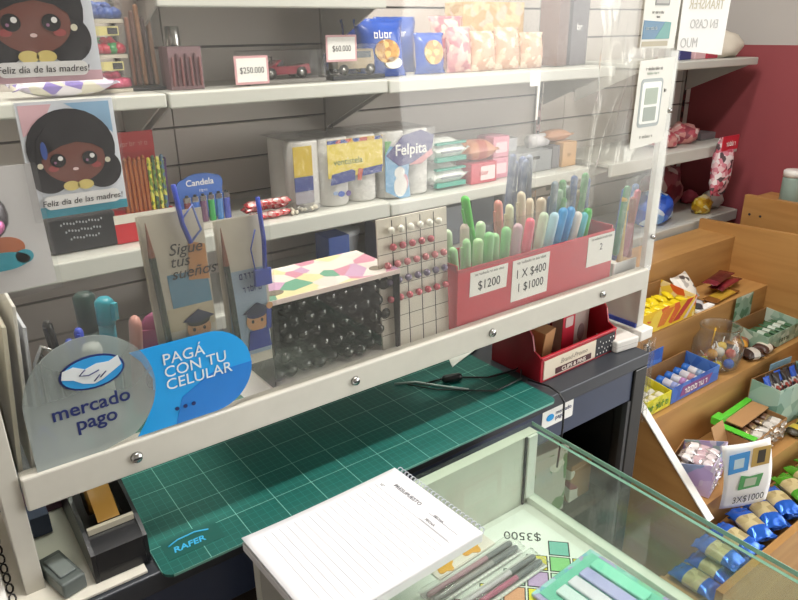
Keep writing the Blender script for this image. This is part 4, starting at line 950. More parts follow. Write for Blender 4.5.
for k, (x, w, h, lb) in enumerate([(1.205, .08, .09, 'peach biscuit bag left of the three peach bags'), (1.285, .085, .098, 'peach biscuit bag in the middle of the three peach bags'), (1.372, .08, .085, 'peach biscuit bag right of the three peach bags')]):
    bag('biscuit_bag', lb, 'bag', (x, 1.262, S1), w, h, .035, PEB, tilt=.1, seed=30+k, group='peach biscuit bags')
carton('carton', 'tan carton with gold pattern standing behind the peach bags', 'box', (1.30, 1.345, S1), .21, .07, .155, blotch_mat('gold_print', ['#cfae74', '#d9c290', '#c39a5a', '#d8b9a0'], 55, .5))
carton('carton', 'tall dark brown carton at the right of the peach bags', 'box', (1.475, 1.27, S1), .045, .06, .21, pm('#6d5046', .5), rot=.12)
carton('carton', 'tall near black carton at the far right of the middle shelf', 'box', (1.545, 1.275, S1), .06, .06, .21, pm('#3d3138', .4), rot=-.1, txt=2, ts=.02)
t = thing('shelf_tag', 'white ticket hanging from the lip below the peach bags', 'tag', (1.29, 1.1872, 1.315), (0, 0, 0))
m = M(); m.plate(rrect(-.018, .018, .03, .065, .001), 0, .0006, PAPER); m.plate([(.008, -.05), (.015, -.05), (.018, .03), (.010, .03)], 0, .0006, PAPER); m.build('ticket', t)
# upper right
m = M(); m.blob((.085, .06, .045), pm('#d8cfc0', .5), .18, 2, 40); one(m, 'bread_bag', 'white cloth-like bag on the topmost right shelf end', 'bag', (2.235, 1.27, 1.3795))
m = M(); m.lathe([(.018, .0003), (.02, .03), (.012, .045), (.010, .06)], pm('#4a2f28', .4)); m.lathe([(.024, .0), (.022, .018)], pm('#c9784a', .5)); one(m, 'small_jar', 'small brown jar with orange base behind the white bag', 'jar', (2.265, 1.37, 1.3795))
carton('carton', 'small navy carton on the topmost right shelf behind the screen edge', 'box', (2.005, 1.245, 1.3795), .06, .05, .028, pm('#3a3f7a', .4))
carton('carton', 'small pale pink carton on the topmost right shelf', 'box', (2.085, 1.245, 1.3795), .06, .05, .028, pm('#e0b9be', .4))
carton('carton', 'small crimson carton on the topmost right shelf next to the white bag', 'box', (2.145, 1.24, 1.3795), .06, .05, .028, pm('#b33a4c', .4))

# --- lower row
t = thing('hairpin_pack', 'black packet with rows of silver dots under the cartoon girl card', 'packet', (.242, 1.235, S2-.0008), (0, 0, 0))
m = M(); m.box(-.055, .055, 0, .05, .0003, .062, pm('#2b2c31', .3), .004); m.build('body', t)
m = M()
for r in range(3):
    for k in range(14-2*r): m.plate(ell(-.034+.005*k+.006*r, .050-.013*r+.0008*((k*3) % 4), .0016, .0022, 6), -.0006, -.0001, pm('#b9bcc2', .3, .5))
m.build('silver_dots', t)
t = thing('pencil_stand', 'red and white stand of pencils with red header card', 'stand', (.348, 1.235, S2-.0008))
m = M(); m.box(-.055, .055, 0, .062, .0003, .050, pm('#c02832', .4), .001); m.box(-.055, .055, -.0006, 0, .036, .052, pm('#dcd8cc', .45)); m.build('base', t)
m = M(); m.box(-.030, .050, .058, .061, .05, .185, pm('#b6292f', .4)); m.box(-.030, .050, .0565, .0579, .150, .184, pm('#c22e33', .4)); m.build('header_card', t)
scribble(t, .06, .009, pm('#d98a86', .5), (.010, .0563, .160), 9, 4)
def pencil(x, y, h, c, lb, grp, lean=0, c2=None):
    p = (.348+x, 1.235+y, S2+.0497)
    q = thing('pencil', lb, 'pencil', p, (0, lean, 0), grp)
    mt = blotch_mat('pencil_wrap_'+c.strip('#')+str(int(x*1000)), [c, c2, c, '#d9d36a'], 130, .35) if c2 else pm(c, .3, .3)
    m = M(); m.lathe([(.0036, .0003), (.0036, h-.008)], mt, None, 6, False); m.build('barrel', q)
    m = M(); m.lathe([(.0036, h-.0078), (.003, h-.002), (.001, h)], mt if not c2 else pm(c2, .4)); m.build('end', q)
ordn = ['first', 'second', 'third', 'fourth', 'fifth', 'sixth']
for k in range(6): pencil(-.026+.0078*k, .012, .095+.002*(k % 3), '#b0683a', 'copper pencil, %s from the left in the red stand' % ordn[k], 'pencils in the red stand', .0)
for k in range(4): pencil(.021+.0078*k-.001, .010, .094+.003*(k % 2), '#6f8a3a', 'yellow and green patterned pencil, %s of the patterned four' % ordn[k], 'pencils in the red stand', .02, ['#d8d04a', '#3f5f4a', '#e2dc70', '#4f6f8a'][k])
for k in range(2): pencil(.0495+.0-.0002+.0, .022+.010*k, .09-.006*k, ['#5a3a72', '#8a3550'][k], ['purple pencil at the right end of the red stand', 'wine red pencil behind the purple one in the stand'][k], 'pencils in the red stand', .05)
t = thing('lighter_stand', 'blue lighter stand with rounded sign beside the pencils', 'stand', (.470, 1.232, S2-.0006))
m = M(); m.box(-.052, .052, 0, .045, .0003, .012, pm('#cfcac0', .4), .001); m.build('base', t)
SIGNB = pm('#4b74c4', .4)
m = M(); m.plate([(-.045, .012), (.040, .012)]+ell(.030, .078, .014, .016, 8, -.6, PI/2)+ell(.0, .085, .036, .014, 14, .2, PI-.2)+ell(-.034, .076, .014, .014, 8, PI/2, PI+.6), .040, .0435, SIGNB); m.build('sign_board', t)
text(t, 'Candela', .017, PAPER, (-.002, .0394, .077), bold=.0002); scribble(t, .016, .006, PAPER, (.004, .0398, .064), 4, 5)
for k, (c, nm) in enumerate([('#7a3a44', 'dark red'), ('#2f66c0', 'blue'), ('#6a3f62', 'plum'), ('#2f9a4a', 'green'), ('#3a78b8', 'light blue'), ('#4a58b0', 'indigo')]):
    q = thing('lighter', '%s pocket lighter in the blue lighter stand' % nm, 'lighter', (.430+.0155*k, 1.2455, S2+.0118), (0, 0, 0), 'lighters in the stand')
    m = M(); m.prism(ell(0, 0, .0065, .0045, 14), .0003, .040, pm(c, .2, clear=.6)); m.build('body', q)
    m = M(); m.box(-.006, .006, -.0035, .0035, .0403, .050, STEEL, .001); m.cyl((-.002, 0, .051), (.003, 0, .051), .003, DARK, n=10); m.build('head', q)
rng = random.Random(5)
fo = blotch_mat('red_foil', ['#c8323c', '#d9888a', '#b3222e', '#e8d0cc', '#c8323c'], 120, .2, .3)
for k in range(18):
    x = .548+.0145*(k % 6)+rng.uniform(-.002, .002); y = 1.225+.016*((k//6) % 2)+.003; z = S2+.004+.0125*(k//6)*1.0
    m = M(); m.pack(.027, .016, .014, fo, T=Tr(0, 0, .0075), seed=k, nx=10, ny=6); one(m, 'sweet', 'red and white foil sweet in the heap beside the lighters', 'sweet', (x, y, z-.003), (rng.uniform(-.3, .3), 0, rng.uniform(-.6, .6)), 'red foil sweets')
m = M()
for k in range(26): m.ball((rng.uniform(-.03, .03), rng.uniform(-.01, .012), .005+rng.uniform(0, .006)), .0042, pm('#d9d2c0', .3), 8)
m.pack(.08, .04, .022, CELLO, T=Tr(0, 0, .0115), seed=51); one(m, 'bead_bag', 'small clear bag of white beads in front of the yellow roll pack', 'bag', (.662, 1.226, S2))
# toilet roll packs
def rolls(loc, lb, xs, h, r, rows=2):
    t = thing('paper_roll_pack', lb, 'paper rolls', loc, (0, 0, 0))
    RP = pm('#e4e2de', .8, bump=.3, scale=120)
    m2 = M()
    for j in range(rows):
        for x in xs:
            m = M(); m.lathe([(.018, .001), (r-.003, .001), (r, .005), (r, h-.005), (r-.003, h), (.018, h)], RP, Tr(x, r+.001+j*2*r, 0), 28); m.build('roll', t)
    return t
t = rolls((.752, 1.222, S2), 'three wide pack of paper rolls with yellow wrapper band', [-.071, .0, .071], .143, .035)
w3 = .108
m = M(); m.box(-.030, w3, -.0022, -.001, .062, .140, pm('#e9cf1f', .3, clear=.5)); m.box(-.030, w3, -.0030, -.0023, .132, .1395, blotch_mat('band_edge', ['#c2472f', '#2f4a9a', '#e0b02f'], 60, .4)); m.build('yellow_band', t)
m = M(); m.plate([(-.026, .048), (.034, .052), (.036, .072), (.028, .076), (-.022, .070)], -.0038, -.0031, pm('#2b3f94', .4)); m.plate([(.044, .058), (.104, .062), (.107, .078), (.056, .074)], -.0038, -.0031, pm('#2b3f94', .4)); m.plate([(.040, .052), (.05, .050), (.056, .074), (.044, .076)], -.0040, -.0033, pm('#c7502f', .4)); m.build('blue_band', t)
m = M(); m.box(-.1085, -.066, -.0024, -.001, .075, .135, pm('#d9bb2a', .35)); m.box(-.1085, -.066, -.0024, -.001, .045, .074, pm('#33458f', .4)); m.box(-.1085, -.066, -.0024, -.001, .02, .044, pm('#a7a3ac', .5)); m.build('side_band', t)
m = M(); m.plate(ell(.0, .027, .008, .006), -.0024, -.001, pm('#4d6cc0', .4)); m.plate(ell(.018, .026, .006, .006), -.0024, -.001, pm('#5a3f90', .4)); m.plate(ell(-.014, .03, .006, .004), -.0024, -.001, pm('#9fb4d8', .4)); m.build('wrapper_mark', t)
text(t, 'ventistela', .019, pm('#3f7a3a', .5), (.020, -.0026, .088)); 
m = M(); m.box(-.1095, .1095, -.0046, -.0042, .001, .145, CELLO); m.box(-.1095, .1095, -.004, .142, .1442, .1448, CELLO); m.build('cellophane', t)
t = rolls((.935, 1.222, S2-.005), 'two wide pack of paper rolls with purple name badge', [-.034, .034], .148, .034)
m = M(); m.plate([(-.068, .02), (-.03, .0), (.0, .0), (-.006, .05), (.0, .09), (-.04, .115), (-.068, .12)], -.0022, -.001, pm('#7fb4dc', .4)); m.plate([(-.068, .10), (-.05, .128), (-.068, .13)], -.0024, -.001, pm('#6fae6a', .4)); m.build('blue_print', t)
m = M(); m.plate([(-.066, .098), (-.02, .138), (.03, .146), (.067, .132), (.060, .098), (.02, .078), (-.03, .072)], -.0034, -.0023, pm('#3c3480', .4)); m.build('name_badge', t)
m = M(); m.plate([(-.004, .072), (.03, .072), (.064, .090), (.06, .102), (.02, .082)], -.0042, -.0024, pm('#d98f96', .4)); m.plate(ell(-.018, .034, .012, .02), -.0030, -.0023, pm('#d9a0ae', .4)); m.build('pink_print', t)
text(t, 'Felpita', .034, PAPER, (.002, -.0038, .096), bold=.0006)
m = M(); m.plate(ell(-.030, .058, .014, .013), -.0032, -.0024, PAPER); m.plate(ell(-.028, .028, .018, .024), -.0031, -.0023, PAPER); m.build('white_print', t)
m = M(); m.box(-.069, .069, -.0050, -.0046, .001, .150, CELLO); m.box(-.069, .069, -.0046, .138, .1492, .1498, CELLO); m.build('cellophane', t)
# wipes
def wipes(z, lb, seed):
    t = thing('wet_wipes', lb, 'wet wipes', (1.062, 1.225, z), (0, 0, 0), 'stacked packs of wet wipes')
    m = M(); m.pack(.112, .10, .058, pm('#dde2dc', .25, clear=.5), pm('#e6e8e4', .3), .4, T=Tr(0, .05, .0295), seed=seed, wr=.06); m.build('pack_body', t)
    m = M(); m.box(-.045, .045, -.0008, .012, .006, .016, pm('#2f9a86', .35)); m.box(-.045, .045, .001, .012, .045, .050, pm('#2f9a86', .35)); m.box(-.03, .03, -.001, .012, .026, .030, pm('#8a8f96', .5)); m.build('green_stripe', t)
wipes(S2-.006, 'white and green pack of wet wipes, lower of the two', 61); wipes(S2+.0535, 'white and green pack of wet wipes, upper of the two', 62)
carton('soap_box', 'small red soap box with white label beside the wet wipes', 'box', (1.165, 1.222, S2-.006), .085, .06, .050, pm('#c23f52', .35), front=[(rrect(-.012, .036, .008, .042, .003), pm('#e9d5d6', .4))], txt=4, ts=.014, tcol=REDP)
m = M(); m.pack(.10, .07, .05, pm('#c98a6a', .35), pm('#b9614f', .35), .3, T=Tr(0, .035, .026), seed=64); one(m.ground(), 'packet', 'orange brown packet on top of the small red soap box', 'packet', (1.168, 1.226, S2+.0445))
for k in range(2): carton('soap_box', ['pink soap carton, lower of the pink pair', 'pink soap carton, upper of the pink pair'][k], 'box', (1.238, 1.24, S2-.006+.0525*k), .055, .06, .052, pm('#d78aa0', .35), front=[(rrect(-.02, .02, .012, .038, .003), pm('#e8c9d2', .4))], group='pink soap cartons')
carton('storage_box', 'light grey box with dark mark on the lower shelf', 'box', (1.345, 1.235, S2-.006), .155, .09, .055, pm('#8f9296', .5), front=[(rrect(.0, .03, .034, .042, .001), INK)])
carton('storage_box', 'small grey box stacked on the light grey box', 'box', (1.30, 1.27, S2+.0495), .05, .05, .035, pm('#b3b4ba', .5))
m = M(); m.cyl((0, 0, .0205), (.06, 0, .0205), .018, pm('#e4e2e6', .4), n=20); one(m, 'tape_roll', 'white roll lying on the grey box at its right', 'roll', (1.375, 1.275, S2+.0495-.0025))
carton('carton', 'dark grey slim carton right of the grey box', 'box', (1.445, 1.24, S2-.006), .03, .07, .06, pm('#6f6d72', .5))
carton('carton', 'peach carton at the right end of the lower shelf', 'box', (1.494, 1.235, S2-.006), .056, .07, .066, pm('#d3a877', .5), txt=2, ts=.014, tcol=KRAFT)
m = M(); m.pack(.11, .05, .03, pm('#c99676', .4), T=Tr(0, .03, .016), seed=70); one(m.ground(), 'packet', 'peach packet lying on the dark and peach cartons', 'packet', (1.47, 1.245, S2+.0605))
# lower right shelf
PKG = blotch_mat('pink_sweets_print', ['#b5505c', '#d9a3a0', '#8f3a48', '#e0c9c4', '#c98a84'], 60, .3)
for k, (x, y, r, lb) in enumerate([(1.99, 1.28, (.055, .05, .028), 'pink speckled sweet bag, left on the shelf beside the maroon wall'), (2.112, 1.29, (.062, .05, .036), 'pink speckled sweet bag, bigger one in the middle of that shelf')]):
    m = M(); m.blob(r, PKG, .22, 2.4, 80+k); one(m.ground(), 'sweet_bag', lb, 'bag', (x, y, 1.1175), (0, 0, .3*k), 'pink sweet bags')
carton('flat_box', 'dark grey flat box at the free end of the shelf', 'box', (2.235, 1.265, 1.1175), .09, .10, .022, pm('#6b676a', .5))
t = thing('sweet_bag', 'pink and white sweet bag hanging from the shelf edge before the maroon wall', 'bag', (2.165, 1.176, .955), (0, 0, 0))
m = M(); m.pack(.19, .092, .05, blotch_mat('pink_white_foil', ['#d98a9a', '#f0e4e6', '#c75a6c', '#e9c2c9', '#5d4a50'], 75, .2), None, T=Tr(0, -.012, .095) @ Rz(PI/2) @ Ry(-PI/2), seed=84, wr=.25); m.build('bag_body', t)
m = M(); m.box(-.045, .045, -.030, -.026, .150, .195, pm('#c8283a', .35)); m.build('header_card', t); scribble(t, .06, .018, PAPER, (0, -.0305, .163), 5, 3)
# lowest right shelf
m = M(); m.blob((.085, .06, .062), blotch_mat('blue_bag_print', ['#2a5fd0', '#2f6fe0', '#7fb0ee', '#2450b8', '#cfe0f4'], 28, .25), .18, 1.8, 90); one(m.ground(), 'snack_bag', 'big blue crinkled bag on the lowest right shelf', 'bag', (1.962, 1.270, S3+.0005), (0, 0, 0))
m = M(); m.blob((.115, .046, .085), blotch_mat('red_white_bag_print', ['#7d2f3c', '#a8606a', '#d8c9c4', '#8f3644', '#b98a86'], 36, .3), .2, 2.2, 91); one(m.ground(), 'snack_bag', 'dark red and white bag behind the big blue bag', 'bag', (2.165, 1.375, S3+.0005))
m = M(); m.blob((.042, .028, .034), blotch_mat('yellow_bag_print', ['#d9b02a', '#e8cf5a', '#b98a1f', '#efe3b0'], 60, .3), .25, 2.5, 92); one(m.ground(), 'sweet_bag', 'small yellow bag at the right of the big blue bag', 'bag', (2.215, 1.238, S3+.0005))
m = M(); m.blob((.038, .036, .034), pm('#d6d3d0', .4), .2, 2.3, 93); one(m.ground(), 'sweet_bag', 'white crumpled bag at the end of the lowest right shelf', 'bag', (2.315, 1.262, S3+.0005))
m = M(); m.blob((.036, .03, .026), pm('#c2546a', .4), .2, 2.3, 94); one(m.ground(), 'sweet_bag', 'rose bag behind the white crumpled bag on the lowest right shelf', 'bag', (2.315, 1.35, S3+.0005))
# shelf below the paper rolls
carton('carton', 'royal blue carton in shade under the paper rolls', 'box', (.765, 1.26, .9652), .055, .06, .085, pm('#2f55a8', .4))
t = thing('tub', 'white lidded tub in shade under the paper rolls', 'tub', (.828-.0, 1.36, .9652))
m = M(); m.lathe([(.040, .0003), (.046, .055), (.046, .06)], pm('#b9bcc0', .4)); m.build('body', t); m = M(); m.lathe([(.049, .0602), (.049, .07), (.045, .072)], pm('#dfe2e4', .4)); m.build('lid', t)
m = M(); m.pack(.12, .05, .03, CELLO, T=Tr(0, 0, .016), seed=97, wr=.3); m.pack(.10, .035, .018, pm('#77706c', .4), T=Tr(0, 0, .014), seed=98); one(m.ground(), 'packet', 'grey packet in clear wrap on the shelf under the roll pack', 'packet', (.66, 1.26, .9652), (0, 0, .2))
for k, (x, c, h) in enumerate([(.92, '#6d6f7a', .09), (1.01, '#4f4a52', .11), (1.10, '#6a707c', .10), (1.20, '#39404f', .12), (1.31, '#555a66', .11)]):
    carton('carton', ['slate grey carton behind the pearl board', 'dark plum grey carton second behind the pearl board', 'blue grey carton behind the green highlighters', 'navy carton behind the pink highlighters', 'steel grey carton behind the blue highlighters'][k], 'box', (x, 1.26, .9652), .08, .07, h, pm(c, .5), group='cartons on the shelf behind the red box')

# ================================================================== SWEETS ON THE STEPPED DISPLAY
T2, T3, T4, T5 = .7252, .5952, .4502, .3602
def open_box(name, lb, loc, w, d, hf, hb, mat, rz=0, inner=KRAFT, header=0, hmat=None, hw=None, txt=None, ts=.02, tcol=None, fr=None, group=None):
    t = thing(name, lb, 'display carton', loc, (0, 0, rz), group)
    e = .0022
    m = M(); m.box(-w/2, w/2, 0, d, .0003, .002, inner); m.build('base', t)
    m = M(); m.box(-w/2, w/2, 0, e, .0021, hf, mat); m.build('front_panel', t)
    for s in (-1, 1):
        x0, x1 = (-w/2, -w/2+e) if s < 0 else (w/2-e, w/2)
        m = M(); m.side([(e+.0001, .0021), (d-e-.0001, .0021), (d-e-.0001, hb), (e+.0001, hf)], x0, x1, mat); m.build('side_panel', t)
    m = M(); m.box(-w/2, w/2, d-e, d, .0021, hb, inner); m.build('back_panel', t)
    if header:
        hw = hw or (-w/2, w/2)
        m = M(); m.box(hw[0], hw[1], d+.0002, d+.0022, hb*.3, hb+header, hmat or mat, .0005); m.build('header_flap', t)
    if fr:
        m = M()
        for poly, mt in fr: m.plate(poly, -.0007, -.0001, mt)
        m.build('front_print', t)
    if txt: scribble(t, ts*txt*.6, ts*.8, tcol or PAPER, (0, -.0012, hf*.3), txt, txt)
    return t
rg = random.Random(11)
def fill(name, lbs, cat, group, loc, w, d, nx, ny, L, Wd, H, mats, labs, rz=0, z0=.003, layers=1, jit=.25, tilt=0, labw=.5):
    """single wrapped sweets laid in an open carton"""
    i = 0
    for ly in range(layers):
        for a in range(nx):
            for b in range(ny):
                x = -w/2+(a+.5)*w/nx; y = (b+.5)*d/ny
                k = i % len(mats)
                me = M(); me.pack(L, Wd, H, mats[k], labs[k] if labs else None, labw, seed=i+ly*31, nx=14, ny=6)
                p = Rz(rz) @ Vector((x, y, z0+H/2+ly*H*.9))
                one(me, name, lbs, cat, (loc[0]+p.x, loc[1]+p.y, loc[2]+p.z), (rg.uniform(-jit, jit), tilt+rg.uniform(-jit, jit)*.3, rz+PI/2+rg.uniform(-jit, jit)), group); i += 1
# step 2: yellow box, bars
YB_ = blotch_mat('yellow_print', ['#e9bf2a', '#e9bf2a', '#efcf4a', '#d8622f', '#e9bf2a', '#f0dca0'], 26, .35)
L0 = (1.575, .925, T2)
open_box('sweet_carton', 'yellow open carton with red pattern on the second step', L0, .25, .115, .062, .075, YB_, 0, fr=[([(.02, .01), (.05, .01), (.11, .06), (.08, .06)], pm('#c03a34', .4)), ([(-.05, .012), (-.02, .012), (.02, .056), (-.03, .056)], pm('#d97a2a', .4)), ([(.07, .006), (.085, .006), (.124, .05), (.124, .058)], pm('#e9d6d0', .4))])
fill('sweet', 'yellow wrapped sweet heaped in the yellow carton', 'sweet', 'yellow sweets in the yellow carton', L0, .22, .09, 6, 2, .042, .026, .018, [pm('#e8cf20', .3)], None, layers=3, jit=.5, z0=.006)
m = M(); m.pack(.10, .085, .03, pm('#e2dfd8', .25), blotch_mat('white_pack_print', ['#e9e5dc', '#e9e5dc', '#b9b4ac', '#e9e5dc', '#4a4440'], 60, .3), .6, T=Tr(0, 0, .016), seed=101); one(m.ground(), 'sweet_packet', 'white sweet packet propped behind the yellow carton', 'packet', (1.765, 1.015, T2+.036), (.9, .0, .12))
choc = [('#8a5a2a', '#c9a23a', 'gold and brown chocolate bar lying nearest the front on the second step'), ('#6e1f28', '#8a2a34', 'dark red chocolate bar lying behind the gold one'), ('#7a2430', '#5e1a24', 'wine red chocolate bar at the back right of the second step'), ('#b98a2f', '#d8b850', 'golden chocolate bar lying beneath the dark red one')]
for k, (c, l, lb) in enumerate(choc):
    m = M(); m.pack(.15, .045, .014, pm(c, .25, .2), pm(l, .25, .2), .6, T=Tr(0, 0, .008), seed=110+k); one(m.ground(), 'chocolate_bar', lb, 'chocolate bar', (1.89+.04*(k % 2)+.018*k, [.955, .978, .990, .998][k], T2+[.0, .018, .036, .0][k]), (0, 0, .08+.05*k), 'chocolate bars on the second step')
m = M(); m.pack(.07, .05, .018, pm('#3a3a40', .3), pm('#c9c9cc', .3), .4, T=Tr(0, 0, .0095), seed=118); one(m.ground(), 'sweet_packet', 'black and silver packet beside the yellow carton', 'packet', (1.76, .962, T2), (0, 0, .5))
t = thing('price_card', 'blank white card leaning at the edge of the second step', 'card', (1.765, .9285, T2)); m = M(); m.box(-.045, .045, 0, .02, .0003, .006, PAPER); m.build('card', t)
# step 3: blue box with tubes, yellow green box, jar, dark packs, green cartons
L0 = (1.535, .801, T3)
BP = blotch_mat('blue_print', ['#3a6ac4', '#3a6ac4', '#4f7ed0', '#2f5ab4', '#3a6ac4'], 30, .35)
open_box('sweet_carton', 'blue open carton of white tubes on the third step', L0, .215, .10, .045, .05, BP, 0, header=.045, hw=(-.105, -.005), hmat=BP, txt=7, ts=.026, fr=[([(-.07, .010), (.06, .010), (.075, .034), (-.06, .036)], pm('#8a4a8a', .4))])
for k in range(5):
    q = thing('sweet_tube', ['white sweet tube with blue cap, leftmost in the blue carton', 'white sweet tube with blue cap, second from left in the blue carton', 'white sweet tube with blue cap, middle one in the blue carton', 'white sweet tube with blue cap, fourth in the blue carton', 'white sweet tube with blue cap, rightmost in the blue carton'][k], 'sweet tube', (L0[0]-.078+.038*k, L0[1]+.010, L0[2]+.0145), (.12, 0, .15), 'white tubes in the blue carton')
    m = M(); m.cyl((0, 0, 0), (0, .052, 0), .0115, pm('#dcdce4', .35), n=16); m.cyl((0, .015, 0), (0, .03, 0), .0117, pm(['#c98aa0', '#9aa6d8', '#b98ac0', '#d0a0a8', '#8fa6c8'][k], .4), n=16); m.build('body', q)
    m = M(); m.cyl((0, .0523, 0), (0, .070, 0), .0122, pm('#3270c8', .35), .011, 16); m.build('cap', q)
L0 = (1.3715, .800, T3)
open_box('sweet_carton', 'yellow green open carton at the left end of the third step', L0, .103, .095, .044, .055, blotch_mat('lime_print', ['#d9d02f', '#c9c82a', '#e2dc4a', '#d9d02f'], 40, .35), 0, txt=6, ts=.024, tcol=pm('#2f8a3a', .4))
fill('sweet', 'lime and white wrapped sweet in the yellow green carton', 'sweet', 'lime sweets in the yellow green carton', L0, .086, .07, 3, 2, .036, .024, .018, [pm('#c9c46a', .25), pm('#e2e0d4', .25)], [pm('#e6e3c8', .3), pm('#c2c04a', .3)], layers=2, jit=.3)
JAR = clear_mat('jar_plastic', '#f4f6f6', .03, 1.5, .05, gain=1.4)
t = thing('lollipop_jar', 'round clear plastic jar of lollipops on the third step', 'jar', (1.715, .852, T3))
t.scale = (1.04, 1.04, 1.15)
m = M(); m.lathe([(.045, .0006), (.058, .01), (.064, .04), (.062, .065), (.050, .085), (.048, .100), (.052, .102), (.052, .106), (.0465, .106), (.0465, .1), (.0485, .085), (.0605, .064), (.0625, .04), (.0565, .0115), (.044, .0022)], JAR, None, 32); m.build('jar_body', t)
for k, (x, y, z, c, lb) in enumerate([(-.03, -.02, .018, '#e0c82f', 'yellow lollipop at the left of the jar'), (.005, -.036, .018, '#2f66d0', 'bright blue lollipop at the jar front'), (.034, -.016, .018, '#d9b32f', 'amber lollipop at the right of the jar'), (.018, -.03, .043, '#c75a4a', 'red and cream lollipop high at the jar front'), (-.01, .02, .018, '#d98a6a', 'peach lollipop deep in the jar'), (.03, .022, .018, '#b9483f', 'brick red lollipop at the jar back right'), (-.036, .014, .02, '#cfd05a', 'lime lollipop at the jar back left'), (.0, -.008, .045, '#e2dcd0', 'cream lollipop in the jar middle'), (.035, .006, .046, '#e0c050', 'gold lollipop high on the right of the jar'), (-.03, -.004, .046, '#d9a04a', 'orange lollipop high on the left of the jar')]):
    q = thing('lollipop', lb, 'lollipop', (1.715+x, .852+y, T3+z), (rg.uniform(-.6, .6), rg.uniform(-.6, .6), 0), 'lollipops in the jar')
    m = M(); m.ball((0, 0, 0), .0142, pm(c, .2, clear=.5), 14); m.build('candy', q)
    m = M(); m.cyl((0, 0, .014), (0, 0, .03), .0018, PAPER, n=6); m.build('stick', q)
q = thing('drinking_straw', 'yellow straw standing up in the lollipop jar', 'straw', (1.70, .862, T3+.06), (.05, .05, 0)); m = M(); m.cyl((0, 0, 0), (0, 0, .055), .0022, pm('#e8b52a', .4), n=8); m.build('tube', q)
for k, (x, y, c, l, lb) in enumerate([(1.835, .812, '#3a2a26', '#c9c2b8', 'dark brown chocolate packet nearest the jar'), (1.900-.0, .812, '#4a3028', '#d9cfc0', 'dark brown chocolate packet right of the nearest one'), (1.83, .868, '#3a2622', '#c98a2f', 'black and orange packet behind the dark brown ones'), (1.885, .872, '#c98f35', '#8a4a2a', 'orange packet behind the dark brown ones')]):
    m = M(); m.pack(.06, .05, .03, pm(c, .25), pm(l, .3), .35, T=Tr(0, 0, .016), seed=130+k); one(m.ground(), 'sweet_packet', lb, 'packet', (x, y, T3), (0, 0, rg.uniform(-.4, .4)), 'dark packets beside the jar')
GP = blotch_mat('pale_green_print', ['#8fae9a', '#a9c2b0', '#7f9f8c', '#c2d2c4', '#8fae9a', '#4f7a5c'], 45, .4)
L0 = (1.998, .802, T3)
open_box('sweet_carton', 'pale green open carton with raised flap against the end panel', L0, .20, .11, .05, .06, GP, 0, header=.075, hw=(-.095, .0), hmat=GP, txt=5, ts=.02, tcol=pm('#2f4a38', .5))
fill('gum_pack', 'dark green stick of gum in the pale green carton', 'gum', 'green gum in the pale green carton', L0, .18, .09, 6, 1, .075, .022, .012, [pm('#3f6a4a', .3)], [pm('#c9d6c9', .35)], layers=3, jit=.15, labw=.35, z0=.006)
# step 4
L0 = (1.865, .676, T4)
PGP = blotch_mat('pale_teal_print', ['#9fc2b8', '#9fc2b8', '#b3d0c4', '#8ab0a4', '#6f9a8c', '#a9c8be'], 26, .4)
open_box('sweet_carton', 'pale teal tall carton of striped bars on the fourth step', L0, .21, .085, .12, .12, PGP, -.10, header=.02, hw=(-.02, .08), hmat=pm('#8fb4c8', .4))
for k in range(9):
    me = M(); me.pack(.10, .026, .014, pm('#3a3636', .3) if k % 3 else pm('#2f5ac0', .3), blotch_mat('stripe_%d' % k, ['#d9d6d2', '#4a3a38', '#b95a50', '#e2ded8'], 130, .3), .5, seed=140+k, nx=14, ny=6)
    p = Rz(-.10) @ Vector((-.080+.02*k, .04+.006*(k % 2), .085))
    one(me, 'chocolate_bar', 'black and white striped bar standing in the pale teal carton' if k % 3 else 'blue ended striped bar standing in the pale teal carton', 'chocolate bar', (L0[0]+p.x, L0[1]+p.y, L0[2]+p.z), (0, -1.15, -.12+PI/2+rg.uniform(-.1, .1)), 'striped bars in the teal carton')
L0 = (1.36, .665, T4)
PUR = blotch_mat('lilac_leaf_print', ['#cfc3e0', '#b9a3d4', '#dcd5e6', '#8fa0c8', '#c9b6dc', '#a8c0c0'], 40, .4)
t = open_box('sweet_carton', 'lilac printed carton of silver wrapped sweets on the fourth step', (1.412, .648, T4), .125, .10, .09, .06, PUR, .28)
SIL = [pm('#c9c4c4', .18, .6, .1, bump=.4), pm('#d9ccd0', .18, .4, .1, bump=.4), pm('#b9b4b8', .2, .6, .1, bump=.4)]
fill('sweet', 'silver wrapped sweet heaped in the lilac carton', 'sweet', 'silver sweets in the lilac carton', (1.412, .655, T4), .088, .072, 3, 3, .042, .03, .02, SIL, [pm('#e4d8dc', .25), pm('#d0b4bc', .25), pm('#e6e2e2', .25)], rz=.28, layers=4, jit=.5)
L0 = (1.665, .652, T4)
t = open_box('sweet_carton', 'brown carton with bright green band on the fourth step', L0, .19, .10, .055, .06, KRAFT, .05, inner=CARD)
m = M(); GB = pm('#5ac83a', .4); m.box(-.097, -.075, .0, .112, .0612, .064, GB, .001); m.box(-.075, .097, .0955, .112, .0612, .068, GB, .001); m.box(-.097, -.060, .09, .114, .064, .082, GB, .001); m.build('green_band', t)
m = M(); m.box(-.056, .097, .05, .0945, .0606, .0636, CARD); m.build('lid_flap', t)
m = M(); m.side([(.06, .03), (.062, .03), (.085, .085), (.083, .085)], -.155, -.0975, CARD); m.build('side_flap', t)
fill('sweet', 'silver and brown wrapped sweet in the green banded carton', 'sweet', 'silver and brown sweets in the banded carton', L0, .17, .07, 5, 2, .05, .03, .018, [pm('#b9b2a8', .2, .5, bump=.4), pm('#9a8560', .25, .3)], [pm('#d9d4cc', .25), pm('#6a4a34', .35)], rz=.05, layers=3, jit=.35)
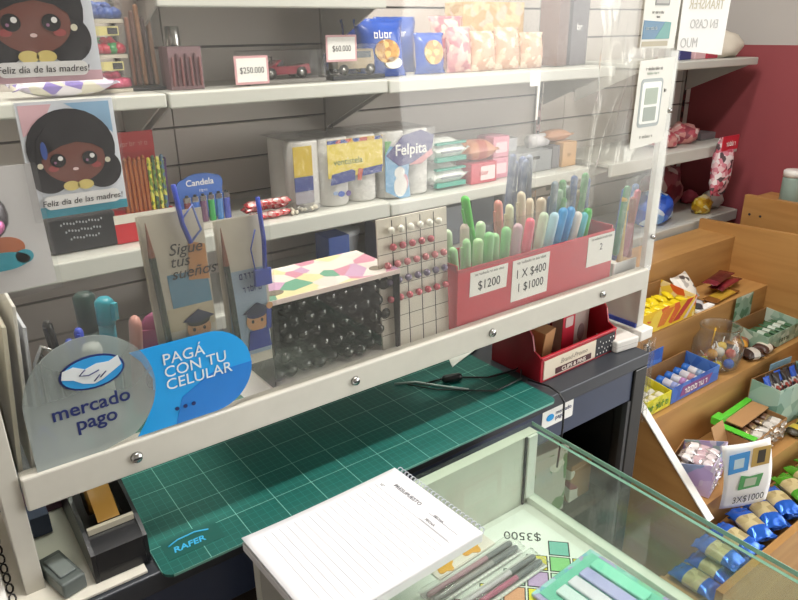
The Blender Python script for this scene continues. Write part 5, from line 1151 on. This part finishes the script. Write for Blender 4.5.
m = M(); m.pack(.085, .07, .04, clear_mat('silver_clear_wrap', '#e9e6e4', .3, 1.5, .1, bump=.6, bscale=60), T=Tr(0, 0, .02), seed=160, wr=.3); m.pack(.08, .055, .026, SIL[0], SIL[1], .3, T=Tr(0, 0, .02), seed=161, wr=.4); one(m.ground(), 'sweet_bag', 'clear bag of silver sweets in front of the green banded carton', 'bag', (1.523, .664, T4+.002), (0, 0, .2))
for k in range(3):
    m = M(); m.pack(.06, .045, .024, pm('#3a3320', .3), pm('#c9b03a', .3), .45, T=Tr(0, 0, .0125), seed=170+k); one(m.ground(), 'sweet_packet', 'black and yellow packet at the right of the banded carton', 'packet', (1.79+.05*k, .640+.0*k, T4), (0, 0, .3*k), 'black and yellow packets on the fourth step')
# flyer taped to the front of the carton
t = thing('price_flyer', 'white price flyer with blue, gold and green sweet pictures above the blue bags', 'flyer', (1.408, .584, .432), (0, 0, -.38))
t.scale = (.86, 1, .86)
vs_ = []; fs_ = []; nx, nz = 10, 14
for j in range(nz+1):
    for i in range(nx+1):
        u = i/nx-.5; v = j/nz
        vs_.append((u*.150-.030*(v-.5), -.020*math.sin(PI*v)*.6+.02*(u*u), v*.205))
for j in range(nz):
    for i in range(nx): a = j*(nx+1)+i; fs_.append((a, a+1, a+nx+2, a+nx+1))
m = M(); m.add(vs_, fs_, PAPER, smooth=True); o = m.build('sheet', t); sd = o.modifiers.new('thickness', 'SOLIDIFY'); sd.thickness = .0004
m = M(); m.plate([(-.072, .125), (-.012, .130), (-.016, .190), (-.078, .186)], -.0128, -.0122, pm('#3f8fd0', .4)); m.plate([(-.058, .140), (-.028, .142), (-.030, .172), (-.060, .170)], -.0132, -.0129, pm('#b9cfd8', .4)); m.build('blue_picture', t)
m = M(); m.plate([(-.002, .135), (.054, .138), (.050, .196), (-.006, .194)], -.0112, -.0106, pm('#b99a52', .4)); m.plate([(.014, .145), (.038, .146), (.035, .186), (.012, .185)], -.0116, -.0113, pm('#3a3226', .4)); m.build('gold_picture', t)
m = M(); m.plate([(-.032, .070), (.034, .072), (.040, .112), (.0, .108), (-.030, .116)], -.0135, -.0130, pm('#4f9a5a', .4)); m.plate([(-.016, .078), (.02, .079), (.022, .103), (-.014, .104)], -.0139, -.0136, pm('#b3bfa8', .4)); m.build('green_picture', t)
text(t, '3X$1000', .029, INK, (.008, -.0125, .028), sx=.92)
# front bin: blue and green foil biscuit packs
BF = pm('#2a6ad8', .18, .35, .15, bump=.5); GF = pm('#57a82f', .18, .3, .15, bump=.5)
LABB = blotch_mat('biscuit_label', ['#b9a878', '#c9b98a', '#a8966a', '#c2b184'], 60, .35)
lbb = [(1.502, .556, 0, .22), (1.434, .556, 0, .22), (1.570, .556, 0, .22), (1.366, .554, 0, .18), (1.299, .5425, 0, -.15), (1.238, .5425, 0, -.15), (1.1765, .5425, 0, -.15), (1.398, .548, 1, .22), (1.466, .552, 1, .3), (1.325, .5425, 1, -.12), (1.255, .5425, 1, -.15), (1.535, .552, 1, .3)]
nmb = ['blue foil biscuit pack in the front bin, under the flyer', 'blue foil biscuit pack in the lower layer of the bin', 'blue foil biscuit pack beside the green packs, lower layer', 'blue foil biscuit pack at the foot of the white edge trim', 'blue foil biscuit pack left of the white edge trim', 'blue foil biscuit pack far left of the bin', 'blue foil biscuit pack at the very left end of the bin', 'blue foil biscuit pack on the upper layer below the flyer', 'blue foil biscuit pack on the upper layer right of the flyer foot', 'blue foil biscuit pack on the upper layer by the edge trim', 'blue foil biscuit pack on the upper layer behind the case glass', 'blue foil biscuit pack on the upper layer next to the green packs']
for k, (x, y, ly, a) in enumerate(lbb):
    m = M(); m.pack(.100, .058, .030, BF, LABB, .38, T=Tr(0, 0, .016), seed=200+k, wr=.22); one(m.ground(), 'biscuit_pack', nmb[k], 'biscuit pack', (x, y, T5+.0012+.033*ly), (0, .04*rg.uniform(-1, 1), PI/2-.15-a), 'blue biscuit packs in the front bin')
for k, (x, y, ly) in enumerate([(1.645, .552, 0), (1.712, .55, 0), (1.779, .552, 0), (1.846, .552, 0), (1.612, .552, 1), (1.679, .55, 1), (1.746, .555, 1), (1.813, .55, 1)]):
    m = M(); m.pack(.100, .058, .030, GF, LABB, .38, T=Tr(0, 0, .016), seed=230+k, wr=.22)
    one(m.ground(), 'biscuit_pack', ['green foil biscuit pack, lower layer next to the blue ones', 'green foil biscuit pack, lower layer second from the blue ones', 'green foil biscuit pack, lower layer third from the blue ones', 'green foil biscuit pack, lower layer at the photo edge', 'green foil biscuit pack, upper layer next to the blue ones', 'green foil biscuit pack, upper layer second from the blue ones', 'green foil biscuit pack, upper layer third from the blue ones', 'green foil biscuit pack, upper layer at the photo edge'][k], 'biscuit pack', (x, y, T5+.0012+.033*ly), (0, .04*rg.uniform(-1, 1), PI/2-.38), 'green biscuit packs in the front bin')
